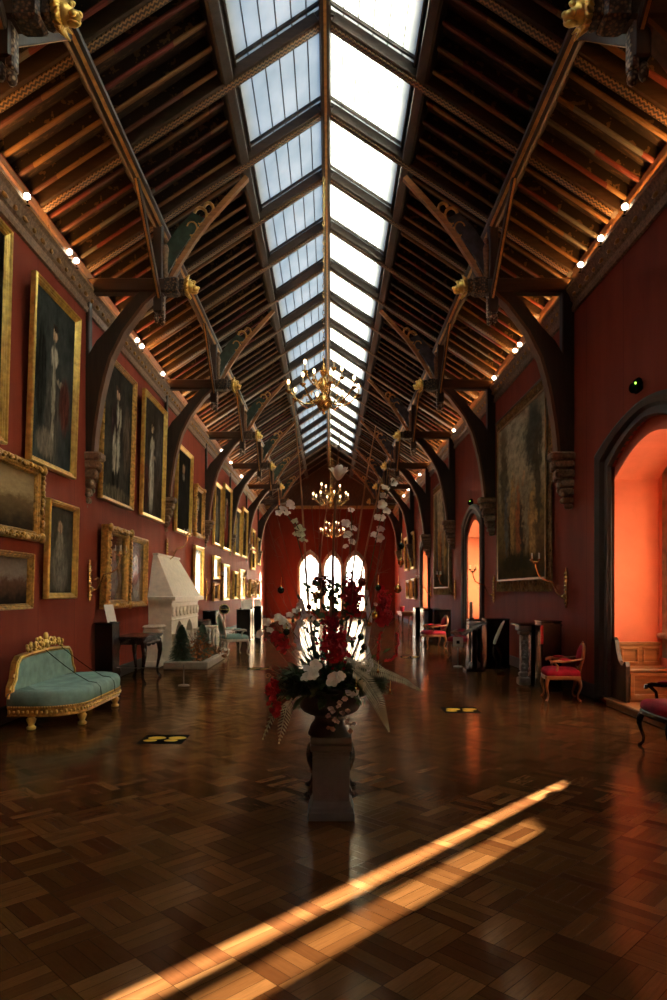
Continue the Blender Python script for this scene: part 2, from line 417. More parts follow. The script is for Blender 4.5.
M['leaf'] = translucent('dark_green_leaf', (.045, .085, .032), .35, .5); M['rib'] = translucent('pale_ribbon', (.75, .75, .80))
M['red_fl'] = translucent('red_flower', (.42, .010, .018), .25, .4)

M['sun_dim'] = mat_clear(); M['sun_dim'].name = 'sun_dimming_window_glass'
for n_ in M['sun_dim'].node_tree.nodes:
    if n_.type == 'BSDF_TRANSPARENT': n_.inputs['Color'].default_value = (.52, .50, .45, 1)  # tint made up: these unseen panes weaken the second sun streak
# ------------------------------------------------------------------ the room
W, D, BACK = 4.1, 43.0, -2.7
WT = 1.65 + 5.37                       # wall head 7.02
SL = .66; RIDGE = 1.65 + 8.08          # underside of the principal rafters
RX = -.07                              # the roof's middle line lies a little left of the eye
def zr(x): return RIDGE - SL*abs(x)
PITCH = math.atan(SL)
def arch(uc, hw, spring, rise, n=14, d=.25):
    Rr = hw*(1+d); k = rise / math.sqrt(Rr*Rr - (hw*d)**2)
    return [(uc + hw*t, spring + k*math.sqrt(max(Rr*Rr - (abs(hw*t) + hw*d)**2, 0))) for t in [-math.cos(PI*i/n) for i in range(n+1)]]
def tudor(uc, hw, spring, rise, n=18):
    return [(uc + hw*t, spring + rise*(1-abs(t)**1.8)) for t in [-1 + 2*i/n for i in range(n+1)]]
def strip_wall(mb, axis, a, b, u0, u1, z0, z1, holes):
    """solid slab a..b thick; holes = (list of (u, top z), sill z)"""
    pos = u0
    for pts, sill in sorted(holes, key=lambda h: h[0][0][0]):
        L, Rr = pts[0][0], pts[-1][0]
        P = lambda q: mb.prism(q, axis, a, b)
        if L > pos: P([(pos, z0), (L, z0), (L, z1), (pos, z1)])
        for p, q in zip(pts[:-1], pts[1:]): P([(p[0], p[1]), (q[0], q[1]), (q[0], z1), (p[0], z1)])
        if sill > z0: P([(L, z0), (Rr, z0), (Rr, sill), (L, sill)])
        pos = Rr
    mb.prism([(pos, z0), (u1, z0), (u1, z1), (pos, z1)], axis, a, b)

# floor
struct(MB().box(-W-.3, W+.02, BACK, D+.3, -.2, 0).build('floor', M['floor']), 'dark polished basket weave parquet floor of the gallery', 'floor')
# left wall
struct(MB().box(-W-.4, -W, BACK, D+.3, 0, WT+.1).build('wall_left', M['wall']), 'crimson left wall hung with gilt framed pictures', 'wall')
# right wall and its three window bays; unseen fourth added to light the foreground
BAYS = [(8.74, 1.15, 1.66), (19.45, .95, 1.40), (29.25, .93, 1.36), (-1.15, 1.0, 1.5)]
mb = MB()
strip_wall(mb, 'x', W, W+.04, BACK, D+.3, 0, WT+.1, [(tudor(c, h, 3.47, .42), 0) for c, h, o in BAYS])
struct(mb.build('wall_right', M['wall']), 'crimson right wall with arched window bays', 'wall')
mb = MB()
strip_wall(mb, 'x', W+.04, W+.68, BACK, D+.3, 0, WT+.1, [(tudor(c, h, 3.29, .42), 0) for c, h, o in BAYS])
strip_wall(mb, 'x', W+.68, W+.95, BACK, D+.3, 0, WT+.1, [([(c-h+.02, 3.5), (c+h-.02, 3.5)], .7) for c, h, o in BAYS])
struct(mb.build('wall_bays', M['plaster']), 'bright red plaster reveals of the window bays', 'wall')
ordn = ['nearest visible', 'second', 'third', 'unseen']
for i, (c, h, o) in enumerate(BAYS):
    # dark moulded surround: outer bead, splay and inner bead follow the arch
    inn = [(c-h, 0.12)] + tudor(c, h, 3.47, .42, 20) + [(c+h, .12)]
    mid = [(c-h-.2, 0.12)] + tudor(c, h+.2, 3.57, .43, 20) + [(c+h+.2, .12)]
    out = [(c-o, 0)] + tudor(c, o, 3.73, .42, 20) + [(c+o, 0)]
    sec = []
    for a, m_, b in zip(inn, mid, out):
        sec.append([(W+.03, *a), (W-.01, *a), (W-.05, a[0]*.8+m_[0]*.2, a[1]*.8+m_[1]*.2), (W-.03, *m_), (W-.075, m_[0]*.75+b[0]*.25, m_[1]*.75+b[1]*.25),
                    (W-.095, m_[0]*.3+b[0]*.7, m_[1]*.3+b[1]*.7), (W-.06, *b), (W+.01, *b), (W+.03, *b)])
    sur = MB().loft(sec, True, True, False).build('trim_%d' % (i+1 if i < 3 else 12), M['stone_dark'])
    struct(sur, 'dark moulded arch around the %s window bay of the right wall' % ordn[i], 'arch')
    st = MB().box(W-.09, W+.68, c-h, c+h, 0, .12, ch=.012)
    st.box(W-.115, W-.06, c-h-.02, c+h+.02, .085, .12, ch=.01)
    struct(st.build('trim_%d' % (i+4 if i < 3 else 13), M['oak_mid']), 'wooden step in the %s window bay of the right wall' % ordn[i], 'step')
    # stone window with lights, mullions and clear and sun-dimming glass
    lights = [(8.86, 9.12), (8.22, 8.76), (7.74, 8.10)]
    if i: lights = [(c+.30*q-.105, c+.30*q+.105) for q in (-2, -1, 0, 1, 2)]  # other bays: lights narrowed to keep sun streaks off the floor
    back = .06 if i == 0 else .20
    wn = bpy.data.objects.new('window_%d' % (i+1 if i < 3 else 60), None); C.objects.link(wn); wn.location = (W+.74, c, 0)
    struct(wn, 'stone mullioned window inside the %s arched bay of the right wall' % ordn[i], 'window')
    fr = MB(); hs = [(arch((a+b)/2 - c, (b-a)/2, 2.75, .22, 8), 1.30 if (i == 0 and q) else 1.06) for q, (a, b) in enumerate(lights)]
    strip_wall(fr, 'x', -.02, back, -h, h, .5, 3.6, hs)
    for a, b in lights:
        for y in (a-c, b-c): fr.box(-.045, -.015, y-.025 if y == a-c else y, y if y == a-c else y+.025, 1.0, 2.9)
    fr.box(-.10, .0, -h+.01, h-.01, .98, 1.06, ch=.02)
    fr.build('stone_frame', M['stone_win'], wn)
    gl, sm = MB(), MB()
    for q, (a, b) in enumerate(lights): (sm if (i == 0 and q) else gl).box(.03, .035, a-c-.02, b-c+.02, 1.04, 3.0)
    gl.build('glazing', M['glass'], wn)
    if sm.v: sm.build('sun_dimming_glazing', M['sun_dim'], wn)
LT = [(-1.47, .60), (-.03, .50), (1.40, .56)]
# far wall with three-light window and stone surround; gable above
mb = MB()
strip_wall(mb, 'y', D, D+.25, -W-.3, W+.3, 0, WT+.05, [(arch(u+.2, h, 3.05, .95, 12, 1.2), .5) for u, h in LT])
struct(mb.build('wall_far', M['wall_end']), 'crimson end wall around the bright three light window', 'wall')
wn = bpy.data.objects.new('window_4', None); C.objects.link(wn); wn.location = (.2, D, 0)
struct(wn, 'bright window of three pointed lights in the far end wall', 'window')
fr = MB()
for u, h in LT:                                                    # hood moulds over each light
    a = [(u-h, .5)] + arch(u, h, 3.05, .95, 16, 1.2) + [(u+h, .5)]
    b = [(u-h-.2, .5)] + arch(u, h+.2, 3.08, 1.25, 16, 1.2) + [(u+h+.2, .5)]
    fr.loft([[(p[0], .03, p[1]), (p[0], -.05, p[1]), ((p[0]+q[0])/2, -.10, (p[1]+q[1])/2), (q[0], -.04, q[1]), (q[0], .03, q[1])] for p, q in zip(a, b)], True, True, False)
fr.box(-2.65, 2.65, -.14, .1, .38, .5, ch=.02)
fr.build('stone_frame', M['stone_win'], wn)
gl = MB()
for u, h in LT: gl.box(u-h-.02, u+h+.02, .12, .13, .48, 4.2)
gl.build('glazing', M['glass'], wn)
gb = MB()                                                            # boarded gable, boards fanning from the ridge
n = 26
for k in range(n):
    x0, x1 = -W-.1 + (2*W+.2)*k/n, -W-.1 + (2*W+.2)*(k+1)/n - .03
    gb.prism([(x0, WT), (x1, WT), (x1*.03, RIDGE+.22), (x0*.03, RIDGE+.22)], 'y', D-.02, D+.02)
gb.prism([(-W-.3, WT), (W+.3, WT), (0, RIDGE+.45)], 'y', D+.05, D+.2)
struct(gb.build('wall_gable', M['oak_mid2']), 'dark boarded gable above the far end wall', 'gable')
tb = MB().box(-W, W, D-.14, D, WT-.12, WT+.08, ch=.02).box(-W, W, D-.2, D-.1, WT-.02, WT+.04, ch=.02)
struct(tb.build('trim_7', M['gilt_line']), 'gilded rail at the foot of the boarded gable', 'rail')
# back wall behind the viewer
struct(MB().prism([(-W-.3, 0), (W+.3, 0), (W+.3, WT), (0, RIDGE+.45), (-W-.3, WT)], 'y', BACK-.2, BACK).build('wall_back', M['wall']), 'crimson wall behind the viewer', 'wall')
# ceiling: roof decks on both slopes, closed above the skylight only outside its length
XE = 1.28                              # half width of the skylight
FS = 1.813; Y0S, NB = 4.24 - 3*FS, 21  # three unseen bays nearest the viewer added to light the foreground
Y1S = Y0S + FS*NB
dk = MB()
for s in (-1, 1):
    lo = [(s*(W+.45), zr(W+.45)+.27), (s*XE, zr(XE)+.27), (s*XE, zr(XE)+.35), (s*(W+.45), zr(W+.45)+.35)]
    dk.prism(lo, 'y', BACK-.2, D+.25)
    up = [(s*XE, zr(XE)+.27), (0, zr(0)+.27), (0, zr(0)+.35), (s*XE, zr(XE)+.35)]
    dk.prism(up, 'y', BACK-.2, Y0S); dk.prism(up, 'y', Y1S, D+.25)
ce = dk.build('ceiling', M['deck']); ce.location.x = RX; struct(ce, 'dark painted timber roof slopes of the gallery', 'ceiling')
# cornices
FS_ = 1.813
for s, nm in ((-1, 'left'), (1, 'right')):
    prof = [(0, 6.34), (.04, 6.35), (.05, 6.42), (.03, 6.45), (.03, 6.50), (.06, 6.53), (.08, 6.60), (.11, 6.66), (.14, 6.69), (.14, 6.75), (.12, 6.76), (.12, 6.80), (.10, 6.80), (.10, 6.76), (0, 6.76)]
    c = MB().prism([(s*(W-a), z) for a, z in prof], 'y', BACK, D)
    co = c.build('trim_%d' % (8 if s < 0 else 9), M['corbel']); struct(co, 'carved wooden cornice along the head of the %s wall' % nm, 'cornice')
    g = MB().box(min(s*(W-.15), s*(W-.137)), max(s*(W-.15), s*(W-.137)), BACK, D-.2, 6.70, 6.72)
    for k in range(130): g.ball((s*(W-.075), 5.9 + k*.28, 6.57), (.03, .05+.03*(k % 2), .035), 6, 4)
    g.build('carved_gilding', M['gilt_line'], co)
    ls = MB().box(min(s*(W-.085), s*(W-.055)), max(s*(W-.085), s*(W-.055)), 3, D-4.5, 6.762, 6.778)
    tag(ls.build('light_strip', M['strip']), 'warm light strip hidden behind the %s cornice' % nm, 'light strip')
    wp = MB().box(min(s*W, s*(W-.03)), max(s*W, s*(W-.03)), BACK, D, 6.78, 7.06)
    for k in range(22): wp.box(min(s*(W-.02), s*(W-.045)), max(s*(W-.02), s*(W-.045)), 4.24-2*FS_+FS_*k+.15, 4.24-2*FS_+FS_*(k+1)-.15, 6.84, 6.97, ch=.01)
    struct(wp.build('trim_%d' % (10 if s < 0 else 11), M['oak_mid']), 'warmly lit oak wall plate above the %s cornice' % nm, 'wall plate')
    b = MB().box(min(s*W, s*(W-.03)), max(s*W, s*(W-.03)), BACK, D, 0, .22, ch=.01)
    if s < 0: struct(b.build('baseboard_left', M['stone_dark']), 'dark skirting along the left wall', 'skirting')
    else:
        b = MB(); y = BACK
        for c_, h_, o_ in sorted(BAYS) + [(D, 0, 0)]:
            b.box(W-.03, W, y, c_-o_, 0, .22, ch=.01); y = c_+o_
        struct(b.build('baseboard_right', M['stone_dark']), 'dark skirting along the right wall', 'skirting')
# ridge beam, purlins and the beams edging the skylight
rb = MB().box(-.085, .085, -2.6, D, RIDGE-.10, RIDGE+.24, ch=.03)
rb = rb.build('ridge_beam', M['oak']); rb.location.x = RX; tag(rb, 'long dark ridge beam running down the middle of the skylight', 'beam')
gl = MB().box(-.02, .02, -2.6, D, RIDGE-.115, RIDGE-.10); gl.build('gilt_line', M['gilt_line'], rb)
def rot_roof(s): return Matrix.Rotation(s*PITCH, 4, 'Y')
for s, nm in ((-1, 'left'), (1, 'right')):
    Mx = Matrix.Translation((s*2.83, 0, zr(2.83)+.02)) @ rot_roof(s)
    p = MB().box(-.10, .10, -2.6, D, -.10, .20, M=Mx, ch=.03).build('purlin', M['oak']); p.location.x = RX
    tag(p, 'dark purlin with gilt line halfway up the %s roof slope' % nm, 'purlin')
    MB().box(-.022, .022, -2.6, D, -.115, -.10, M=Mx).build('gilt_line', M['gilt_line'], p)
    Mx = Matrix.Translation((s*(XE+.09), 0, zr(XE+.09)+.05)) @ rot_roof(s)
    p = MB().box(-.10, .09, -2.6, D, -.04, .24, M=Mx, ch=.03).build('skylight_beam', M['oak']); p.location.x = RX
    tag(p, 'dark beam edging the skylight on its %s side' % nm, 'beam')
# skylight panels: one window per bay and slope
n = 0; PAN = {}
Lx = (XE - .05) / math.cos(PITCH); hb = FS/2 - .09
for s, nm in ((-1, 'left'), (1, 'right')):
    def sb(mb, a, b, y0, y1, z0, z1): mb.box(min(s*a, s*b), max(s*a, s*b), y0, y1, z0, z1)
    for k in range(NB):
        n += 1
        w = bpy.data.objects.new('window_%d' % (n+4), None); C.objects.link(w)
        w.location = (RX + s*.05, Y0S + FS*(k+.5), zr(.05)+.17); w.rotation_euler = (0, s*PITCH, 0)
        struct(w, 'opal skylight panel on the %s slope, %s one counted from the viewer' % (nm, ORD[k]), 'skylight')
        if k == 0:
            g = MB(); sb(g, 0, Lx, -hb-.05, hb+.05, .02, .028); g = g.build('glazing', M['opal'], w)
            f = MB()
            for q in range(1, 6): sb(f, Lx*q/6-.0045, Lx*q/6+.0045, -hb, hb, .0, .03)
            sb(f, 0, Lx, hb-.15, hb-.11, -.02, .04)
            sb(f, 0, .03, -hb-.02, hb+.02, -.03, .05); sb(f, Lx-.03, Lx, -hb-.02, hb+.02, -.03, .05)
            sb(f, 0, Lx, -hb-.05, -hb, -.03, .05); sb(f, 0, Lx, hb, hb+.05, -.03, .05)
            PAN[s] = (g, f.build('glazing_bars', M['oak'], w))
        else:
            for o in PAN[s]:
                c = o.copy(); C.objects.link(c); c.parent = w
# ------------------------------------------------------------------ roof frames and hammer beam trusses
def slope_box(s, x0, x1, y0, y1, z0, z1, ch=0.0):
    """box lying along the slope: from |x|=x0 to |x|=x1, z measured square to the rafter line"""
    Mx = Matrix.Translation((s*x0, 0, zr(x0))) @ rot_roof(s); L = (x1-x0)/math.cos(PITCH)
    return MB().box(min(0, s*L), max(0, s*L), y0, y1, z0, z1, M=Mx, ch=ch)
def add_frame_parts(t):
    for s in (-1, 1):
        slope_box(s, .06, W+.2, -.10, .10, .0, .27, .02).build('principal_rafter', M['oakx'], t)
        slope_box(s, .09, W-.02, -.060, .060, -.016, .002).build('painted_strip', M['chev'], t)
        for k in range(4):
            y = .30 + .405*k
            slope_box(s, XE+.17, W+.16, y-.036, y+.036, .05, .27, .014).build('common_rafter', M['common'], t)
fr0 = thing('roof_frame', (RX, 6.05+FS, 0), 'plain oak roof frame, first beyond the first hammer beam truss', 'roof frame', 'plain roof frames between the trusses')
add_frame_parts(fr0)

tr0 = thing('roof_truss', (RX, 6.05, 0), 'nearest hammer beam truss, its two gilded lion heads at the top corners', 'roof truss', 'hammer beam roof trusses')
add_frame_parts(tr0)
ZH = 6.80                                        # middle of the hammer beam
for s in (-1, 1):
    hb = MB().box(min(s*2.5, s*(W+.1)), max(s*2.5, s*(W+.1)), -.11, .11, ZH-.12, ZH+.12, ch=.03)
    hb.build('hammer_beam', M['oakx'], tr0)
    e = MB().box(min(s*2.47, s*2.72), max(s*2.47, s*2.72), -.125, .125, ZH-.135, ZH+.135, ch=.03).box(min(s*2.36, s*2.48), max(s*2.36, s*2.48), -.11, .11, ZH-.115, ZH+.115, ch=.03)
    e.build('scaled_beam_end', M['scale'], tr0)
    # gilded lion head looking inwards along the beam
    x = s*2.30; h = MB(); P = lambda dx, y, z: (x-s*dx, y, ZH+z)
    h.ball(P(0,0,0), (.10,.095,.105), 12, 8)                       # skull
    h.ball(P(.085,0,-.03), (.075,.060,.055), 10, 7)                # muzzle
    h.ball(P(.145,0,-.012), (.026,.036,.022), 8, 6)                # nose
    h.ball(P(.085,0,-.095), (.060,.044,.020), 8, 6)                # lower jaw, mouth open
    h.ball(P(.06,0,.085), (.05,.03,.03), 8, 6)                     # brow
    for q in (-1, 1):
        h.ball(P(.080,q*.048,.038), (.022,.020,.018), 8, 6); h.ball(P(.10,q*.055,-.045), (.04,.022,.03), 8, 6)
        h.leaf(P(.0,q*.075,.08), P(.03,q*.12,.165), .028, (s,0,0), .1, 3)
    for k in range(20):                                            # flame-like mane locks
        a = 2*PI*k/20 + .1; r0, r1 = .08, .165 + .03*(k % 2)
        h.tube([P(-.03, r0*math.cos(a), r0*math.sin(a)), P(-.05, .125*math.cos(a+.12), .125*math.sin(a+.12)), P(-.02 + .03*(k % 2), r1*math.cos(a+.05), r1*math.sin(a+.05))], [.036, .030, .006], 6)
    h.build('gilded_lion_head', M['gold'], tr0)
    # wall post on its corbel
    MB().box(min(s*(W-.13), s*(W+.08)), max(s*(W-.13), s*(W+.08)), -.08, .08, 4.0, 6.7, ch=.015).build('wall_post', M['oak'], tr0)
    cb = MB()
    for hw, dp, z0, z1 in ((.15,.34,3.86,4.0), (.13,.29,3.72,3.86), (.115,.24,3.56,3.72), (.10,.19,3.40,3.56), (.085,.15,3.26,3.40), (.065,.11,3.14,3.26), (.045,.075,3.05,3.14)):
        cb.box(min(s*(W-dp), s*(W+.08)), max(s*(W-dp), s*(W+.08)), -hw, hw, z0, z1, ch=.03)
    for k in range(9):
        cb.ball((s*(W-.30+.028*k), .07*(-1)**k, 3.90-.088*k), (.05, .06, .05), 7, 5)
    cb.build('corbel', M['corbel'], tr0)
    # great curved brace from corbel to hammer beam
    inn = [(-3.93,4.0),(-3.91,4.25),(-3.88,4.5),(-3.80,4.98),(-3.73,5.28),(-3.64,5.59),(-3.53,5.81),(-3.42,6.03),(-3.08,6.48),(-2.85,6.69)]
    out = [(-4.02,4.0),(-4.07,4.25),(-4.09,4.5),(-4.10,4.98),(-4.09,5.22),(-4.0,5.60),(-3.85,5.86),(-3.64,6.08),(-3.32,6.50),(-3.12,6.69)]
    f = lambda L: [(-s*a, z) for a, z in L]
    cbm = MB().ribbon(f(inn), f(out), 'y', -.085, .085).build('curved_brace', M['oak'], tr0)
    edge = [(a+.05, z-.02) for a, z in inn]
    MB().ribbon(f(edge), f(inn), 'y', -.105, .105).build('brace_moulding', M['oak_mid2'], cbm)
    # hanging post with painted pendant and carved figure
    MB().box(min(s*2.74, s*2.90), max(s*2.74, s*2.90), -.08, .08, 6.36, zr(2.82)+.02, ch=.02).build('hanging_post', M['oak'], tr0)
    pd = MB().box(min(s*2.72, s*2.80), max(s*2.72, s*2.80), -.06, .06, 6.28, 6.66, ch=.015)
    pd.ball((s*2.76, 0, 6.22), (.05, .05, .07), 8, 6).ball((s*2.86, 0, 6.28), (.045, .05, .09), 8, 6)
    pd.build('painted_pendant', M['scale2'], tr0)
    fg = MB().loft([[(s*2.71+s*r*math.cos(a), r*1.1*math.sin(a), z) for a in [2*PI*q/8 for q in range(8)]] for r, z in ((.03,6.93),(.055,7.0),(.05,7.15),(.06,7.3),(.072,7.42),(.05,7.5),(.03,7.52))])
    fg.ball((s*2.70, 0, 7.57), (.045, .042, .058), 8, 6)
    fg.build('carved_figure', M['corbel'], tr0)
    # arched brace from the beam end up to the rafter, with tracery panel behind it
    ab = [(-2.60,6.92),(-2.42,7.22),(-2.20,7.56),(-1.95,7.90),(-1.66,8.22),(-1.30,8.62)]
    ao = [(-2.66,6.92),(-2.49,7.26),(-2.27,7.60),(-2.02,7.94),(-1.73,8.27),(-1.36,8.67)]
    MB().ribbon(f(ab), f(ao), 'y', -.05, .05).build('arched_brace', M['oak_mid'], tr0)
    pan = [(-2.72, 6.92)] + ao[:5] + [(-1.9, zr(1.9)), (-2.3, zr(2.3)), (-2.72, zr(2.72))]
    pc = [(-2.70,6.95),(-2.52,7.3),(-2.3,7.62),(-2.05,7.96)]
    pq = [(-2.70,7.50),(-2.62,7.62),(-2.48,7.82),(-2.25,8.05)]
    pn = MB().ribbon(f(pc), f(pq), 'y', -.02, .02).build('tracery_panel', M['panel_green'] if s < 0 else M['panel_blue'], tr0)
    sc = MB()
    for cx, cz, r in ((2.12, 8.0, .11), (1.98, 8.12, .08), (2.26, 7.78, .09)):
        sc.tube([(s*(cx+r*math.cos(a)), 0, cz+r*1.3*math.sin(a)) for a in [R(20+30*q) for q in range(10)]], .028, 6)
    sc.build('carved_scroll', M['gilt_line'], pn)
    # two wind braces running along the roof, from the post foot up to the purlin
    for q in (-1, 1):
        wb = MB(); y0, z0, y1, z1 = q*.06, 6.62, q*1.42, 7.80
        d = Vector((0, y1-y0, z1-z0)); a = math.atan2(d.z, d.y)
        Mx = Matrix.Translation((s*2.80, y0, z0)) @ Matrix.Rotation(a, 4, 'X')
        wb.box(-.035, .035, 0, d.length, -.06, .06, M=Mx, ch=.012)
        w_ = wb.build('wind_brace', M['oak'], tr0)
        MB().box(-.015, .015, 0, d.length, -.068 if q > 0 else .06, -.06 if q > 0 else .068, M=Mx).build('gilt_line', M['gilt_line'], w_)
for k in range(1, 7):
    dup(tr0, (RX, 6.05+3*FS*k, 0), '%s hammer beam truss counted from the viewer, spanning the red gallery' % ORD[k])
j = 0
for k in range(6):
    for q in (1, 2):
        if k == 0 and q == 1: continue
        dup(fr0, (RX, 6.05+3*FS*k+FS*q, 0), 'plain oak roof frame, %s beyond the %s hammer beam truss' % (ORD[q-1], ORD[k]))
for q in (1, 2):
    dup(fr0, (RX, 6.05+18*FS+FS*q, 0), 'plain oak roof frame %s' % ('just before the boarded gable' if q == 2 else 'beyond the last hammer beam truss'))
# spot lights standing on the cornices
sp0 = None
SP = [(-1,8.9),(-1,10.35),(-1,10.62),(-1,13.96),(-1,14.3),(-1,16.1),(-1,19.4),(-1,24.8),(-1,27.1),(-1,30.3),(1,9.14),(1,9.95),(1,10.75),(1,14.2),(1,14.55),(1,16.4),(1,21.7),(1,26.5),(1,28.3),(1,29.9),(1,31.6),(1,34.2),(1,36.4)]
cnt = {-1: 0, 1: 0}
for s, y in SP:
    cnt[s] += 1; lab = 'small black spot light on the %s cornice, %s from the viewer' % ('left' if s < 0 else 'right', ORD[cnt[s]-1])
    rz = math.atan2(0, 1) + (R(-38) if s > 0 else R(38)) * -1
    if sp0 is None:
        sp0 = thing('spot_light', (0,0,0), lab, 'spot light', 'spot lights on the cornices')
        MB().tube([(0,0,.0),(0,0,.07)], .012, 6).lathe([(.035,0),(.035,.015),(.012,.02)], 12).build('stand', M['black_matt'], sp0)
        Mx = Matrix.Translation((0,0,.11)) @ Matrix.Rotation(R(90), 4, 'X')
        MB().lathe([(.02,-.09),(.038,-.08),(.042,0),(.052,.055),(.046,.055),(.04,.03)], 14, M=Mx).build('housing', M['black_matt'], sp0)
        MB().lathe([(.041,.034),(.04,.04),(.02,.046),(.002,.047)], 14, M=Mx).build('lens', M['spot'], sp0)
        r = sp0
    else: r = dup(sp0, (0,0,0), lab)
    r.location = (s*3.965, y, 6.70); 
    to = Vector((s*1.0, 2.2)) ; r.rotation_euler = (R(16), 0, (R(24) if s < 0 else R(-24)))
# ------------------------------------------------------------------ pictures
PORT = {
 'lady_pale': mat_portrait('portrait_pale_dress', (.022,.026,.025), (.085,.095,.088), [(.52,.28,.17,.30,(.075,.070,.058)),(.5,.40,.035,.33,(.30,.27,.20)),(.5,.66,.085,.055,(.40,.36,.28)),(.33,.52,.10,.022,(.26,.22,.16)),(.49,.80,.045,.042,(.44,.30,.19)),(.49,.835,.055,.025,(.03,.02,.015)),(.22,.40,.13,.16,(.10,.030,.022)),(.65,.12,.2,.08,(.20,.17,.13)),(.8,.5,.12,.3,(.018,.018,.016))]),
 'officer': mat_portrait('portrait_officer_white_breeches', (.028,.026,.022), (.085,.075,.060), [(.50,.62,.17,.13,(.035,.022,.020)),(.50,.66,.035,.09,(.42,.38,.30)),(.41,.63,.030,.09,(.34,.30,.22)),(.66,.58,.05,.10,(.05,.03,.03)),(.46,.38,.055,.17,(.40,.36,.28)),(.59,.36,.050,.18,(.38,.33,.25)),(.45,.17,.05,.07,(.02,.018,.016)),(.60,.15,.05,.07,(.02,.018,.016)),(.5,.815,.055,.042,(.42,.28,.18)),(.5,.85,.06,.02,(.06,.04,.03)),(.5,.06,.45,.05,(.11,.085,.055)),(.18,.5,.12,.25,(.10,.07,.05))]),
 'lady_white': mat_portrait('portrait_white_gown', (.032,.024,.019), (.075,.058,.045), [(.55,.32,.12,.28,(.30,.265,.21)),(.58,.40,.04,.24,(.46,.42,.34)),(.55,.62,.085,.07,(.38,.32,.24)),(.42,.52,.10,.02,(.36,.26,.18)),(.55,.77,.05,.042,(.44,.30,.19)),(.55,.81,.06,.022,(.04,.025,.018)),(.2,.6,.2,.3,(.075,.06,.05)),(.8,.25,.14,.2,(.06,.025,.02))]),
 'dark_man': mat_portrait('portrait_dark_coat', (.010,.009,.008), (.030,.026,.020), [(.5,.45,.2,.3,(.014,.012,.012)),(.5,.78,.08,.06,(.30,.18,.11)),(.5,.68,.07,.04,(.22,.19,.15))]),
 'grey_lady': mat_portrait('portrait_grey_dress', (.05,.045,.034), (.12,.105,.08), [(.5,.30,.30,.28,(.16,.14,.11)),(.52,.56,.14,.16,(.24,.20,.15)),(.52,.76,.09,.07,(.36,.23,.15))]),
 'brown_man': mat_portrait('portrait_brown_ground', (.035,.022,.012), (.09,.06,.03), [(.5,.35,.26,.3,(.05,.025,.018)),(.5,.74,.10,.09,(.34,.22,.14)),(.5,.60,.09,.06,(.30,.26,.2))]),
 'red_robe': mat_portrait('portrait_red_robe', (.02,.015,.011), (.055,.04,.028), [(.5,.38,.24,.34,(.15,.025,.018)),(.5,.78,.075,.055,(.36,.23,.15)),(.62,.5,.07,.2,(.30,.26,.2))]),
 'blue_grey': mat_portrait('portrait_blue_grey', (.05,.055,.055), (.16,.165,.155), [(.5,.35,.2,.28,(.22,.22,.21)),(.5,.70,.09,.08,(.36,.26,.18))], .16, .5, .3),
 'land_gold': mat_landscape('landscape_golden_cloud', (.46,.34,.18), (.20,.13,.06), (.035,.025,.018)),
 'land_dusk': mat_landscape('landscape_at_dusk', (.30,.23,.18), (.16,.08,.05), (.025,.018,.015)),
}
def painting(wall, yc, w, z0, z1, art, label, fw=.11, dp=.09, ornate=False, frame='gold', lean=1.6, off=.045, cat='painting', name='framed_painting'):
    """hung on the left (-1) or right (+1) wall, or the end wall (0)"""
    if wall < 0: yc, w, z0, z1 = yc*.972, w*.972, H+(z0-H)*.972, H+(z1-H)*.972
    if wall < 0:   loc, rz = (-W+off, yc, z0), R(-90)
    elif wall > 0: loc, rz = (W-off, yc, z0), R(90)
    else:          loc, rz = (yc, D-off, z0), R(180)
    t = thing(name, loc, label, cat, 'pictures on the left wall' if wall < 0 else 'pictures on the right wall' if wall > 0 else None, rz, R(-lean))
    h = z1 - z0; fw *= .82
    MB().box(-w/2+fw*.7, w/2-fw*.7, -.01, .015, fw*.7, h-fw*.7).build('canvas', PORT[art], t)
    prof = [(0, 0), (0, dp*.75), (.15, dp), (.32, dp*.92), (.42, dp*.66), (.58, dp*.70), (.72, dp*.5), (.86, dp*.55), (1, dp*.25), (1, 0)]
    fr = MB(); rings = []
    for cx, cz in ((-1, 0), (1, 0), (1, 1), (-1, 1)):
        rings.append([(cx*(w/2 - fw*a), b, fw*a + cz*(h-2*fw*a)) for a, b in prof])
    fr.loft(rings + [rings[0]], True, False, False)
    if ornate:
        rr = random.Random(int(yc*100)); P = 2*(w+h); nb = int(P/.062)
        for i in range(nb):
            d = P*i/nb; k = fw*.36
            if d < w: q = (-w/2+d, k)
            elif d < w+h: q = (w/2-k, d-w)
            elif d < 2*w+h: q = (w/2-(d-w-h), h-k)
            else: q = (-w/2+k, h-(d-2*w-h))
            x = max(-w/2+.02, min(w/2-.02, q[0])); z = max(.02, min(h-.02, q[1]))
            a = rr.uniform(.022, .042); fr.ball((x+rr.uniform(-.02,.02), dp*.95, z+rr.uniform(-.02,.02)), (a, .030, a), 6, 4)
        for cx in (-1, 1):
            for cz in (0, 1): fr.ball((cx*(w/2-fw*.35), dp*.95, fw*.35 + cz*(h-fw*.7)), (fw*.55, .05, fw*.55), 8, 5)
    fr.build('gilt_frame', M['gold_old' if (ornate or frame == 'old') else 'gold'], t)
    if not ornate: MB().box(-.07, .07, dp*.55, dp*.62, fw*.15, fw*.55).build('name_plate', M['brass'], t)
    return t
L = -1
